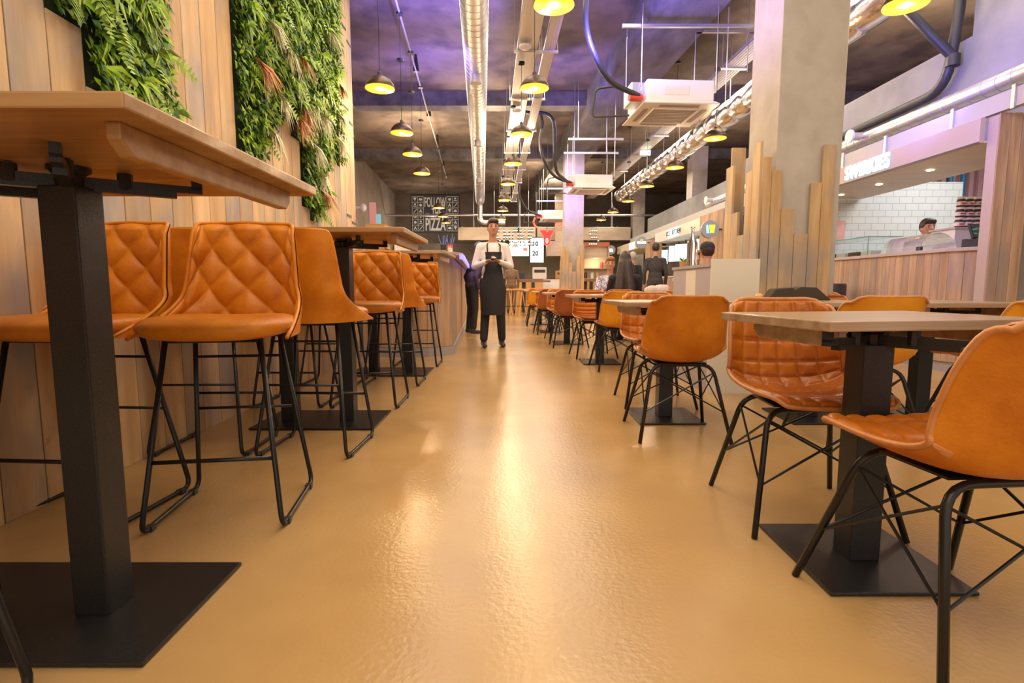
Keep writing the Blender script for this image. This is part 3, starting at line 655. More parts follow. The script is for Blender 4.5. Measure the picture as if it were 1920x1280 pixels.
# drain pipe
t = thing('drain_pipe', 'dark branching drain pipe against the blue lit upper wall', 'pipe', (4.9, 6.3, 3.06))
MB().tube(fillet([(-.0, 4.2, -.02), (0, .0, 0), (0, -.12, .75), (0, -.12, 1.6)], .28, 6), .055, 14).build('main_pipe', M['dark'], t, smooth=2)
MB().tube([(0, -.08, .32), (-.55, -.0, .9), (-.75, 0, 1.2)], .05, 14).build('branch_pipe', M['dark'], t, smooth=2)
MB().lathe([(.068, .22), (.068, .34)], 14, (0, -.08, 0)).build('pipe_collar', M['dark'], t, smooth=2)
# conduits on the left and middle ceiling
t = setp(MB().tube(fillet([(.15, 11.1, 4.75), (.15, 11.1, 4.3), (.85, 11.1, 4.3), (.88, 11.3, 3.2), (1.25, 12.2, 3.15)], .3, 6), .035, 10).build('insulated_pipe', M['dark'], None, smooth=2), 'dark insulated pipe curving down beside the far pendants', 'pipe')
t = setp(MB().tube([(-4.86, 20.85, 3.55), (8.0, 20.85, 3.55)], .05, 10).build('steel_pipe', M['galv'], None, smooth=2), 'horizontal steel pipe above the kitchen hood', 'pipe')
t = thing('kitchen_duct', 'long rectangular steel duct across the far kitchen', 'air duct', (-2.1, 21, 2.62))
B(0, 6.7, 0, .6, 0, .50).build('duct_body', M['steel'], t, bevel=.01)
for k in range(4): B(.6 + k * 1.8, .62 + k * 1.8, .2, .22, .5, CZ - 2.62).build('hanger', M['galv'], t)
for k in range(9): B(.15 + k * .75, .19 + k * .75, -.02, 0, -.01, .52).build('flange', M['steel'], t)

# ================================================ LEFT: BAR
BX = [(-1.80, 6.42), (-1.02, 6.42), (-.90, 6.46), (-.80, 6.55), (-.74, 6.7), (-1.20, 15.0), (-1.45, 15.0), (-1.05, 7.0), (-1.20, 6.75), (-1.80, 6.75)]
t = thing('bar_counter', 'plank fronted bar counter with a rounded corner on the left of the aisle', 'bar counter', (0, 0, 0))
pk = MB()
def runplanks(mb, a, b, w, z0, z1, th=.02):
    a = Vector((*a, 0)); b = Vector((*b, 0)); d = (b - a); L = d.length; d.normalize(); n = Vector((d.y, -d.x, 0)); k = max(1, round(L / w))
    for i in range(k):
        p = a + d * (L * i / k + .002); q = a + d * (L * (i + 1) / k - .002)
        vs = [p, q, q - n * th, p - n * th]; mb.add([(v.x, v.y, z0) for v in vs] + [(v.x, v.y, z1) for v in vs], [(0,3,2,1),(4,5,6,7),(0,1,5,4),(1,2,6,5),(2,3,7,6),(3,0,4,7)])
for i in range(5): runplanks(pk, BX[i], BX[i + 1], .11, .11, 1.2)
pk.build('plank_front', M['plank2'], t)
core = MB().prism([(-1.80, 6.44), (-1.03, 6.44), (-.92, 6.48), (-.82, 6.57), (-.77, 6.7), (-1.22, 14.98), (-1.45, 14.98), (-1.05, 7.0), (-1.20, 6.75), (-1.80, 6.75)], 1.1, Matrix.Translation((0, 0, .105))); core.build('carcass', M['brownwood'], t)
MB().prism([(-1.80, 6.40), (-1.01, 6.40), (-.885, 6.445), (-.785, 6.54), (-.725, 6.7), (-1.185, 15.0), (-1.47, 15.0), (-1.07, 7.0), (-1.2, 6.77), (-1.80, 6.77)], .105).build('plinth', M['skirting'], t)
ctp = thing('counter_slab', 'pale worktop of the bar with a blue lit sloping edge', 'worktop', (0, 0, 0))
MB().prism([(-1.80, 6.30), (-.90, 6.30), (-.68, 6.38), (-.60, 6.6), (-1.10, 15.1), (-1.55, 15.1), (-1.20, 7.1), (-1.80, 7.0)], .035, Matrix.Translation((0, 0, 1.216))).build('worktop', M['greyoak'], ctp, bevel=.005)
MB().prism([(-.605, 6.42), (-.585, 6.6), (-1.085, 15.1), (-1.10, 15.1), (-.61, 6.6), (-.63, 6.45)], .06, Matrix.Translation((0, 0, 1.17))).build('lit_edge', M['ledge'], ctp)
# things on the bar
t = thing('pizza_box_stack', 'tall stack of orange brown pizza boxes on the bar', 'boxes', (-1.95, 7.9, 1.25))
bpy.data.objects.remove(t)
sh = thing('back_bar_shelf', 'low steel work surface behind the bar front', 'counter', (-2.6, 7.6, 0)); B(-1.1, .72, -.5, 2.4, 1.18, 1.22).build('worktop', M['steel'], sh); B(-1.05, .67, -.45, 2.35, 0, 1.18).build('cabinet', M['dark'], sh)
nb = 9
for k in range(nb):
    o = thing('pizza_box', 'closed orange brown pizza box in the stack behind the bar, number ' if False else ['lowest', 'second lowest', 'third lowest', 'fourth lowest', 'middle', 'fourth from the top', 'third from the top', 'second from the top', 'topmost'][k] + ' pizza box of the orange brown stack' if k != 5 else 'pizza box just above the middle of the orange brown stack', 'pizza box', (-1.98 + rnd.uniform(-.01, .01), 8.0 + rnd.uniform(-.01, .01), 1.22 + k * .058), rnd.uniform(-3, 3), 'stacked pizza boxes')
    B(-.14, .14, -.17, .17, 0, .05).build('tray', M['card'], o); B(-.145, .145, -.175, .175, .05, .0575).build('lid', M['card'], o)
for k in range(3):
    o = B(-.13, .13, -.14, .14, 0, .12).build('takeaway_box', M['paper'], None, bevel=.008, loc=(-1.78 + k * .05, 8.9 + k * .35, 1.221 + 0)); o.scale = (1, 1, 2.6 - k * .7)
    setp(o, ['tallest cream takeaway carton right of the pizza boxes', 'cream takeaway carton behind the tallest one', 'lowest cream takeaway carton at the end'][k], 'carton', 'cream cartons behind the bar')
o = thing('drinks_board', 'blue and peach leaning drinks menu above the pizza boxes', 'menu board', (-2.02, 8.08, 1.7425)); B(-.10, .0, 0, .01, 0, .34).build('board', M['pink'], o); B(-.0, .07, 0, .012, 0, .17).build('picture', mat('sky_blue_print', (.15, .5, .8), rough=.5), o)
t = thing('straw_holder', 'black and red striped cups with blue straws on the bar top', 'straw holder', (-.86, 7.15, 1.251))
MB().lathe([(.03, 0), (.038, .14)], 14, (-.05, 0, 0)).build('black_cup', M['dark'], t, smooth=2)
MB().lathe([(.03, 0), (.038, .14)], 14, (.04, 0, 0)).build('striped_cup', mat('striped_cup', (.8, .1, .05), (.9, .85, .8), scale=(5, 5, 50), ramp=(.48, .52)), t, smooth=2)
s_ = MB(); rnd = random.Random(9)
for k in range(12): x = rnd.choice((-.05, .04)); s_.tube([(x + rnd.uniform(-.015, .015), rnd.uniform(-.015, .015), .02), (x + rnd.uniform(-.07, .07), rnd.uniform(-.05, .05), rnd.uniform(.22, .29))], .004, 5)
s_.build('straws', mat('blue_straw', (.15, .25, .7), rough=.4), t)
B(-.14, .14, -.09, .09, -.0005, .012).build('board', M['shelfred'], t)
for k, (x, y, h, m, l) in enumerate(((-2.45, 7.7, .30, 'choc', 'dark bottle'), (-2.30, 7.85, .34, 'white', 'white bottle'), (-2.6, 7.9, .28, 'redp', 'red jar'), (-2.2, 8.1, .26, 'white', 'short white bottle'), (-2.75, 7.75, .36, 'shelfred', 'tall terracotta bottle'))):
    o = MB().lathe([(.035, 0), (.037, .01), (.037, h * .6), (.015, h * .8), (.015, h)], 12).build('bottle', M[m], None, smooth=2, loc=(x, y, 1.221)); setp(o, l + ' standing on the counter behind the high tables', 'bottle', 'bottles behind the bar')
t = thing('wall_shelf', 'open terracotta crate shelf on the grey wall behind the bar', 'shelf', (-4.08, 11.4, 2.15))
for k in range(6): B(0, .22, k * .42, k * .42 + .02, 0, .55).build('divider', M['shelfred'], t)
B(0, .22, 0, 2.12, -.02, 0).build('shelf_board', M['shelfred'], t); B(0, .22, 0, 2.12, .55, .57).build('top_board', M['shelfred'], t); B(0, .005, 0, 2.12, 0, .55).build('back', M['shelfred'], t)
t = thing('wall_panel', 'dark blue panel high on the grey wall behind the bar', 'panel', (-4.06, 11.2, 2.95)); B(0, .04, 0, 1.7, 0, 1.15).build('panel', M['navy'], t, bevel=.004)
o = setp(MB().tube([(0, 0, 0), (0, 0, 3.2)], .03, 8).build('wall_pipe', M['tray'], None, smooth=2, loc=(-4.15, 14.2, 1.4)), 'vertical grey conduit on the wall behind the bar', 'pipe')
t = thing('security_camera', 'pair of white round cameras on the grey wall', 'camera', (-4.10, 15.0, 3.0)); MB().ell((0, 0, 0), (.09, .09, .11)).build('camera_body', M['white'], t, smooth=True); B(-.2, 0, -.03, .03, -.03, .03).build('bracket', M['white'], t)
# board FOLLOW THE PIZZA
t = thing('wall_sign', 'slate sign reading FOLLOW THE PIZZA between columns of white food icons', 'sign', (-3.28, 23.28, 3.92))
B(-1.02, 1.02, -.05, -.0, -.78, .78).build('board', M['slate'], t); fr = MB()
for x0, x1 in ((-.98, -.50), (.50, .98)):
    for k in range(3): xx = x0 + (x1 - x0) * k / 2; fr.box(xx - .008, xx + .008, -.056, -.05, -.72, .72)
    for k in range(7): zz = -.72 + 1.44 * k / 6; fr.box(x0, x1, -.056, -.05, zz - .008, zz + .008)
fr.build('icon_grid', M['chalk'], t); ic = MB()
Ry = Matrix.Rotation(R(90), 4, 'X')
for side in (-.98, .50):
    for r in range(6):
        for c in range(2):
            cx = side + .12 + .24 * c; cz = .60 - .24 * r; k = (r * 5 + c * 3 + (side > 0) * 2) % 6; T = Matrix.Translation((cx, -.05, cz)) @ Ry
            if k == 0: ic.prism([(-.07, .06), (0, -.08), (.07, .06), (0, .085)], .006, T)
            elif k == 1: ic.prism([(-.07, -.07), (0, .09), (.07, -.07), (.03, -.07), (0, .0), (-.03, -.07)], .006, T)
            elif k == 2: ic.prism([(.06 * math.cos(a * .63), .06 * math.sin(a * .63)) for a in range(10)], .006, T)
            elif k == 3: ic.prism([(-.08, -.02), (-.04, .05), (.04, .05), (.08, -.02), (.03, -.05), (-.03, -.05)], .006, T)
            elif k == 4: ic.prism([(-.08, -.07), (-.05, -.08), (.08, .06), (.06, .08)], .006, T).prism([(-.06, -.05), (-.02, -.07), (-.0, -.02)], .006, T)
            else: ic.prism([(-.07, -.06), (.07, -.06), (.07, -.03), (-.07, -.03)], .006, T).prism([(-.05, 0), (.05, 0), (.03, .07), (-.03, .07)], .006, T)
ic.build('icon', M['chalk'], t)
text('FOLLOW', .56, M['chalk'], t, loc=(0, -.055, .46), bold=.012, sx=.40); text('THE', .54, M['chalk'], t, loc=(.06, -.055, .02), bold=.012, sx=.42); text('PIZZA', .74, M['chalk'], t, loc=(0, -.055, -.47), bold=.016, sx=.43)
B(-.42, -.26, -.056, -.05, 0, .015).build('rule', M['chalk'], t)
# ================================================ RIGHT: FOOD STALLS
SW = 4.3
t = thing('stall_counter', 'long plank fronted counter of the front stall on the right, with pale top', 'counter', (SW, 5.31, 0))
pk = MB(); runplanks(pk, (0, 2.9), (0, 0), .105, .1, 1.185); runplanks(pk, (0, 0), (.12, -.23), .13, .1, 1.185); pk.build('plank_front', M['plank2'], t)
MB().prism([(.03, 2.9), (.03, .02), (.13, -.22), (.6, -.22), (.6, 2.9)], 1.085, Matrix.Translation((0, 0, .1))).build('carcass', M['brownwood'], t)
MB().prism([(.02, 2.9), (.02, .01), (.12, -.22), (.6, -.22), (.6, 2.9)], .1).build('plinth', M['skirting'], t)
MB().prism([(-.02, 2.9), (-.02, -.01), (.10, -.235), (.62, -.235), (.62, 2.9)], .035, Matrix.Translation((0, 0, 1.185))).build('worktop', M['fascia'], t, bevel=.004)
t = thing('stall_tower', 'tall plank clad tower at the near end of the front stall', 'tower', (4.37, 4.95, 0))
B(.0, .30, .012, .12, 0, 2.38).build('core', M['fascia'], t); pk = MB(); runplanks(pk, (0, 0), (.30, 0), .10, 0, 2.39, .012); pk.build('plank_face', M['plank2'], t)
struct('door_1', B(4.675, 5.3, 5.0, 5.06, 0, 2.36), M['greywall']); setp(B(4.69, 4.70, 4.975, 5.0, 1.05, 1.2).build('door_handle', M['galv'], None), kind='structure')
t = thing('stall_fascia', 'sign board over the front stall reading SWIRKIES in lit white letters', 'fascia', (SW, 5.075, 2.16))
B(0, .05, 0, 3.2, 0, .225).build('board', M['fascia'], t, bevel=.003); B(.05, 1.0, 0, 3.2, 0, .02).build('soffit', M['soffit'], t)
B(-.004, .0, 0, 3.2, .0, .012).build('edge_strip', M['dark'], t)
text('SWIRKIES', .235, M['neon'], t, loc=(-.012, 1.57, .112), rot=(90, 0, -90), depth=.012, bold=.003, sx=.74, sp=1.12)
text('SWIRKIES', .235, M['halo'], t, name='halo', loc=(-.003, 1.57, .112), rot=(90, 0, -90), depth=.003, bold=.007, sx=.74, sp=1.12)
for y in (.35, 1.15, 2.0, 2.8):
    MB().lathe([(.035, 0), (.035, -.006)], 14, (.45, y, -.001)).build('downlight', M['bulb'], t)
struct('wall_stall_band', B(4.36, 4.42, 4.6, 9.6, 2.40, 2.56), mat('plain_board', (.5, .49, .48), rough=.6))
sb = thing('stud_rail', 'steel studs standing above the front stall sign board', 'studs', (4.34, 4.7, 2.385))
for y in (.1, .75, 1.7, 2.5, 3.4, 4.2): B(0, .018, y, y + .035, 0, .20).build('stud', M['galv'], sb)
struct('wall_tile', B(4.45, 6.85, 8.3, 8.36, 0, 2.42), M['tile'])
struct('wall_pink', MB().box(4.4, 8, 8.9, 9.0, 0, 2.9), M['pink'])
o = thing('pink_cladding', 'pink vertically ribbed cladding at the back of the front stall', 'cladding', (5.0, 8.88, 0)); r_ = MB()
for k in range(20): r_.box(k * .15, k * .15 + .07, -.03, .015, 1.6, 3.2)
r_.build('ribbed_sheet', mat('pale_pink_rib', (.62, .40, .46), rough=.5), o)
for k, z in enumerate((2.12, 2.02)): setp(MB().tube([(0, 0, 0), (0, 0, .62)], .035, 10).build('blue_pipe', mat('blue_paint', (.03, .25, .55), rough=.4), None, smooth=2, loc=(7.08 + k * .2, 8.83, z)), ['left', 'right'][k] + ' bright blue pipe on the pink cladding of the front stall', 'pipe')
o = thing('wall_poster', 'pink food photo poster at the left end of the tiled stall wall', 'poster', (4.95, 8.285, 1.54)); B(-.14, .14, 0, .01, 0, .30).build('poster_sheet', mat('poster_print', (.75, .35, .32), (.85, .62, .55), rough=.3, scale=(6, 6, 6)), o)
# glass cabinet
t = thing('glass_cabinet', 'glass display cabinet with green edges on the front stall counter', 'display cabinet', (4.36, 6.62, 1.2205))
B(0, .006, 0, 1.45, 0, .23).build('front_glass', M['glass'], t); B(0, .42, 0, .006, 0, .23).build('end_glass', M['glass'], t); B(0, .42, 0, 1.45, .23, .236).build('top_glass', M['glass'], t)
e = mat('glass_edge', (.05, .28, .22), rough=.2); B(-.004, 0, -.002, 1.45, .225, .238).build('glass_edge', e, t); B(-.004, .003, -.004, 0, 0, .235).build('glass_edge', e, t)
for k in range(5):
    o = B(-.09, .09, -.1, .1, 0, .07).build('food_tray', M['choc' if k % 2 else 'paper'], None, bevel=.01, loc=(4.58, 6.85 + k * .26, 1.2215)); setp(o, ['first', 'second', 'third', 'fourth', 'fifth'][k] + ' food tray from the near end inside the glass cabinet', 'tray', 'trays in the glass cabinet')
t = thing('sneeze_guard', 'clear curved plastic hood over the food beside the glass cabinet', 'food cover', (4.62, 5.85, 1.2205))
MB().grid(lambda u, v: Vector((-.20 + .4 * (1 - math.cos(math.pi * u)) / 2, v * .62, .20 * math.sin(math.pi * u))), 16, 2).grid(lambda u, v: Vector((-.20 + .4 * (1 - math.cos(math.pi * u)) / 2, v * .62, .004 + .20 * math.sin(math.pi * u))), 16, 2, True).build('hood', M['acrylic'], t, smooth=True)
B(-.2, .2, 0, .62, 0, .006).build('base_tray', M['white'], t); MB().lathe([(.03, 0), (.03, .05)], 12, (-.17, .05, .005)).build('knob', M['dark'], t)
t = thing('till_terminal', 'black angled till screen at the near end of the front stall counter', 'till', (4.66, 5.42, 1.2205), 18)
B(-.10, .10, -.08, .08, 0, .10).build('base', M['dark'], t, bevel=.01)
mm = Matrix.Translation((0, -.03, .10)) @ Matrix.Rotation(R(-18), 4, 'X')
MB().box(-.12, .12, -.012, .012, 0, .15, mm).build('monitor', M['dark'], t, bevel=.004); MB().box(-.105, .105, -.0135, -.012, .012, .138, mm).build('screen', mat('till_screen', (.1, .12, .1), (.15, .8, .5), scale=(9, 9, 40), ramp=(.55, .6), rough=.2), t)
t = thing('jar_stand', 'white unit carrying the stacked spread jars in the front stall', 'stand', (5.35, 6.35, 0)); B(-.28, .28, -.15, .2, 0, 1.5).build('cabinet', M['white'], t); B(-.30, .30, -.17, .22, 1.5, 1.52).build('top', M['fascia'], t)
jp = None
for r in range(3):
    for c in range(4):
        lab = ['bottom', 'middle', 'top'][r] + ' row jar, ' + ['first', 'second', 'third', 'last'][c] + ' from the left in the chocolate jar stack'
        loc = (5.17 + c * .098 + r * .004, 6.28, 1.5205 + r * .117)
        if jp is None:
            jp = thing('spread_jar', lab, 'jar', loc, 0, 'stacked chocolate spread jars')
            MB().lathe([(.038, 0), (.045, .01), (.045, .07), (.036, .09)], 14).build('glass_jar', M['choc'], jp, smooth=2)
            MB().lathe([(.0455, .018), (.0455, .06)], 14).build('paper_label', M['white'], jp, smooth=2); B(-.03, .03, -.0475, -.044, .03, .045).build('red_word', M['redp'], jp)
            MB().lathe([(.038, .09), (.038, .115)], 14).build('lid', M['white'], jp, smooth=2)
        else: dup(jp, loc, 0, lab)
o = setp(MB().lathe([(.18, 0), (.20, .86), (.19, .88), (.17, .88)], 24).build('waste_bin', M['dark'], None, smooth=2, loc=(3.98, 6.75, 0)), 'black round bin in front of the front stall counter', 'bin')
# second and third stalls
struct('wall_stalls', B(6.0, 6.1, 9.1, 21, 0, 3.2), M['greywall'])
struct('wall_upper_band', B(4.50, 4.56, 9.1, 20.6, 2.38, 2.63), mat('band_board', (.52, .52, .52), rough=.6))
def stall(lab, y0, y1, z0, x, m, words, cols):
    t = thing('stall_fascia', lab, 'fascia', (x, y0, z0)); L = y1 - y0
    B(0, .06, 0, L, 0, .27).build('board', M[m], t); B(.06, .9, 0, L, 0, .02).build('soffit', M['soffit'], t)
    for wd, yy, sz, mk in words: text(wd, sz, M[mk], t, loc=(-.012, yy, .135), rot=(90, 0, -90), depth=.008, bold=.006)
    return t
t = stall('white sign board over the second stall on the right', 11.9, 15.7, 2.08, 4.15, 'white', (), 0)
B(-.01, 0, 1.6, 2.5, .03, .24).build('lit_panel', M['neon'], t); text('COZ | KITCHEN', .17, M['slate'], t, loc=(-.02, 2.0, .135), rot=(90, 0, -90), depth=.004)
t = stall('cream lit sign board over the third stall on the right', 16.5, 20.6, 2.05, 4.02, 'soffit', (), 0); B(-.01, 0, 1.2, 2.0, .03, .24).build('lit_panel', M['neon'], t)
for k, (y0, y1, x) in enumerate(((11.95, 15.7, 4.15), (16.5, 20.6, 4.02))):
    c = thing('stall_counter', ['counter of the second stall on the right, under the menu screens', 'counter of the third stall on the right, far back'][k], 'counter', (x, y0, 0)); pk = MB(); runplanks(pk, (0, y1 - y0), (0, 0), .12, 0, 1.08); pk.build('plank_front', M['plank2'], c)
    B(.03, .6, 0, y1 - y0, 0, 1.08).build('carcass', M['brownwood'], c); B(-.02, .62, 0, y1 - y0, 1.08, 1.11).build('worktop', M['white'], c)
for k, y in enumerate((12.1, 12.75, 13.4, 14.4, 15.0, 16.9)):
    o = thing('menu_screen', ['nearest', 'second', 'third', 'fourth', 'fifth', 'sixth'][k] + ' lit menu screen hanging in the right hand stalls', 'screen', (4.62, y, 1.52), 50, 'menu screens in the stalls')
    B(0, .03, -.29, .29, 0, .46).build('casing', M['dark'], o); B(-.004, .0, -.275, .275, .012, .448).build('display', M['screen'], o); B(.01, .02, -.01, .01, .46, .561).build('hanger', M['dark'], o)
for k, (x, y, h) in enumerate(((4.10, 10.55, 2.35), (4.05, 15.85, 2.2))):
    o = thing('stall_pier', ['plank clad pier between the front stall and the second stall', 'plank clad pier between the second and third stalls'][k], 'pier', (x, y, 0)); pk = MB(); L = (1.3, .55)[k]
    runplanks(pk, (0, L), (0, 0), .13, 0, h); runplanks(pk, (0, 0), (.35, 0), .12, 0, h); pk.build('plank_face', M['plank2'], o); B(.022, .35, .022, L, 0, h - .02).build('core', M['fascia'], o)
sg = ((3.86, 10.6, 1.95, .17, 'nearest round hanging sign with a blue and a yellow shape', 'a'), (3.80, 15.9, 2.12, .17, 'middle round hanging sign with BENITO lettering', 'b'), (3.72, 20.4, 2.2, .18, 'farthest round hanging sign with a lit white mark', 'c'))
for x, y, z, r, l, k in sg:
    o = thing('round_sign', l, 'sign', (x, y, z), 0, 'round hanging stall signs')
    MB().lathe([(r, -.05), (r, .05)], 28, ax='y').build('drum', M['signgrey'], o, smooth=2); B(r, r + .12, -.015, .015, -.015, .015).build('bracket', M['dark'], o)
    T = Matrix.Translation((0, -.052, 0)) @ Matrix.Rotation(R(90), 4, 'X')
    if k == 'a': MB().prism([(-.085, .08), (-.045, .08), (-.02, -.08), (-.07, -.08)], .006, T).build('blue_mark', M['halo'], o); MB().prism([(-.02, .08), (.09, .08), (.07, -.07), (.0, -.07)], .006, T).build('yellow_mark', M['yellow'], o)
    elif k == 'b': text('BENITO', .075, M['neon'], o, loc=(0, -.06, -.01), bold=.003); text('~', .1, M['yellow'], o, loc=(0, -.06, .07), bold=.004)
    else: MB().prism([(-.09, -.03), (-.05, .05), (.05, .05), (.09, -.03)], .006, T).build('white_mark', M['neon'], o); B(-.09, .09, -.06, -.05, -.08, -.05).build('white_bar', M['neon'], o)

# ------------------------------------------------ service box by the pillar
t = thing('service_box', 'chest high box beside the cladded pillar, cream front and lilac grey side', 'cabinet', (1.545, 4.165, 0))
B(0, .375, 0, .02, 0, 1.06).build('front_panel', M['cream'], t); B(0, .34, .02, .98, 0, 1.0).build('carcass', mat('lilac_board', (.45, .41, .46), rough=.5), t); B(-.01, .345, .02, 1.0, 1.0, 1.025).build('top_board', M['skirting'], t)
B(-.002, .0, .35, .60, .35, .98).build('notice', M['paper'], t)
t = thing('glass_bottle', 'tall clear water bottle standing on the grey service box', 'bottle', (1.62, 4.85, 1.0255)); MB().lathe([(.04, 0), (.045, .01), (.045, .20), (.015, .27), (.015, .33), (.02, .335), (.02, .35)], 18).build('bottle_glass', M['acrylic'], t, smooth=2)
t = thing('table_plant', 'small green sprig in a pot on the grey service box', 'plant', (1.60, 5.04, 1.0255)); MB().lathe([(.03, 0), (.035, .05)], 12).build('pot', M['card'], t); l_ = MB()
rnd = random.Random(11)
for k in range(26): frond(l_, (0, 0, .05), rnd.uniform(.05, .10), .008, rnd.uniform(.3, 2.8), rnd.uniform(-1, 1), droop=.0)
setp(l_.build('leaves', M['leaf'], t), kind='stuff')
t = thing('drink_glass', 'red iced drink in a tall glass on the table left of the service box', 'drink', (1.93, 6.32, .7555)); MB().lathe([(.028, 0), (.036, .15)], 16).build('glass', M['redglass'], t, smooth=2); MB().lathe([(.037, .15), (.038, .185)], 16).build('rim', M['white'], t, smooth=2)
o = MB()
for k in range(9): o.ell((rnd.uniform(-.1, .12), rnd.uniform(-.08, .08), .05), (rnd.uniform(.06, .09), rnd.uniform(.06, .09), rnd.uniform(.04, .075)))
o = setp(blob(o, 'folded_scarf', M['scarf'], None, .012, 2), 'spotted pink scarf heaped on the table left of the service box', 'scarf'); o.location = (1.74, 6.42, .745)
t = thing('shoulder_bag', 'dark brown flat bag with two panels lying on the table before the pillar', 'bag', (1.93, 3.66, .7555), -3)
MB().prism([(-.20, 0), (-.15, .075), (-.03, .085), (-.025, .07), (.02, .09), (.12, .085), (.22, 0)], .12, Matrix.Translation((0, .06, 0)) @ Matrix.Rotation(R(90), 4, 'X')).build('body', M['bag'], t, bevel=.008)
MB().tube(fillet([(-.20, 0, .012), (-.27, .0, .012), (-.26, .05, .012), (-.19, .05, .012)], .03), .008, 6).build('strap', M['bag'], t, smooth=2)
MB().ell((-.235, 0, .022), (.03, .022, .022)).build('wooden_toggle', M['pine'], t, smooth=True)

# ================================================ FAR END
for k, (x, y) in enumerate(((-.16, 15.6), (.34, 15.35), (.20, 15.95), (-.45, 16.2), (.78, 15.9))):
    lab = 'round pine bar stool, ' + ['leftmost', 'middle', 'right of the middle', 'rear left', 'rightmost'][k] + ' of the far group by the tall tables'
    if k == 0:
        ps = thing('wooden_stool', lab, 'stool', (x, y, 0), 0, 'pine stools at the far tables')
        MB().lathe([(.17, .72), (.18, .73), (.18, .76), (.17, .77)], 20).build('seat', M['pine'], ps, smooth=2)
        for a in (45, 135, 225, 315): c_, s_ = math.cos(R(a)), math.sin(R(a)); MB().tube([(.24 * c_, .24 * s_, 0), (.11 * c_, .11 * s_, .72)], .017, 8).build('leg', M['pine'], ps, smooth=2)
        MB().tube([(.2 * math.cos(R(a * 30)), .2 * math.sin(R(a * 30)), .26) for a in range(12)], .007, 6, closed=True).build('foot_ring', M['rod'], ps, smooth=2)
    else: dup(ps, (x, y, 0), 11 * k, lab)
def fartable(lab, x0, x1, y, z):
    t = thing('tall_table', lab, 'table', (x0, y, 0), 0, 'tall brown tables at the far end'); L = x1 - x0
    B(0, L, 0, .6, z - .06, z).build('table_top', M['brownwood'], t)
    for q in [.12 + k * .85 for k in range(int((L - .2) / .85) + 1)]: B(q, q + .12, .22, .34, 0, z - .06).build('leg', M['dark'], t)
fartable('tall brown table left of the far grey pillar, before the screens', .20, 1.22, 17.0, 1.03); fartable('longer tall brown table right of the far grey pillar', 2.2, 3.6, 17.2, 1.06)
t = thing('white_crate', 'white box standing left of the cladding of the far pillar', 'box', (1.05, 18.0, 0)); B(0, .55, 0, .5, 0, 1.05).build('body', M['white'], t, bevel=.01); B(.0, .57, -.01, .51, 1.05, 1.07).build('lid', M['white'], t)
t = thing('kitchen_counter', 'long counter of the far kitchen under the lit screens', 'counter', (-1.5, 19.4, 0)); B(0, 5.4, 0, .6, 0, 1.05).build('front', M['pine'], t); B(-.03, 5.43, -.03, .63, 1.05, 1.1).build('worktop', M['brownwood'], t)
for k in range(8): B(.1 + k * .7, .22 + k * .7, -.03, 0, 0, 1.05).build('post', M['dark'], t)
struct('wall_kitchen', B(-4.8, 6, 22.4, 22.5, 0, 2.6), M['farwall'])
t = thing('extractor_hood', 'steel hood glowing gold above the far kitchen, left of the grey pillar', 'hood', (1.30, 19.9, 1.95)); MB().prism([(0, 0), (1.0, 0), (1.0, .48), (.15, .55), (0, .48)], .7, Matrix.Translation((0, .7, 0)) @ Matrix.Rotation(R(90), 4, 'X')).build('canopy', M['steel'], t); B(.3, .7, .2, .5, .5, CZ - 1.95).build('flue', M['steel'], t)
t = thing('hot_shelf', 'lit shelving unit with jars right of the far grey pillar', 'shelf', (2.60, 19.95, 1.1))
for z in (0, .38, .76): B(0, 1.0, 0, .35, z, z + .03).build('shelf_board', M['steel'], t)
for x in (0, .97): B(x, x + .03, 0, .35, 0, 1.2).build('side', M['steel'], t)
B(0, 1.0, .34, .36, 0, 1.2).build('back', M['soffit'], t); B(0, 1.0, 0, .35, 1.2, 1.36).build('sign_box', M['shelfred'], t)
for k, (x, z) in enumerate(((2.75, 1.135), (3.0, 1.135), (3.35, 1.515), (3.2, 1.135))): setp(MB().lathe([(.06, 0), (.065, .18), (.04, .22)], 12).build('jar', M[('choc', 'white', 'redp', 'pine')[k]], None, smooth=2, loc=(x, 20.1, z)), ['dark jar on the lower lit shelf', 'white jar on the lower lit shelf', 'red jar on the upper lit shelf', 'amber jar on the lower lit shelf'][k], 'jar', 'jars on the far lit shelves')
point('shelf_glow', (3.1, 19.9, 1.8), 8, WARM, .1)
t = thing('menu_screen', 'wide lit menu screen with red bars at the far kitchen', 'screen', (-.10, 19.3, 1.90)); B(0, .72, 0, .05, 0, .60).build('casing', M['dark'], t); B(.015, .705, -.004, 0, .015, .585).build('display', M['screen'], t)
for z in (.33, .15): B(.08, .33, -.008, -.004, z, z + .025).build('red_bar', M['red'], t)
B(.5, .65, -.008, -.004, .2, .30).build('red_block', M['red'], t); B(.3, .36, .05, .08, .6, CZ - 1.9).build('hanger', M['dark'], t)
t = thing('menu_screen', 'tall lit screen showing 10 and 20 at the far kitchen', 'screen', (.64, 19.25, 1.66)); B(0, .50, 0, .06, 0, .92).build('casing', M['dark'], t); B(.015, .485, -.004, 0, .03, .89).build('display', M['screen'], t)
text('10', .22, M['slate'], t, loc=(.19, -.008, .68), bold=.008); text('20', .22, M['slate'], t, loc=(.19, -.008, .34), bold=.008)
B(.12, .38, -.006, -.004, .54, .555).build('green_line', mat('green_print', (.1, .5, .3)), t); B(.1, .4, -.006, -.004, .17, .185).build('grey_line', M['grille'], t); B(.2, .26, .06, .09, .9, CZ - 1.66).build('hanger', M['dark'], t)
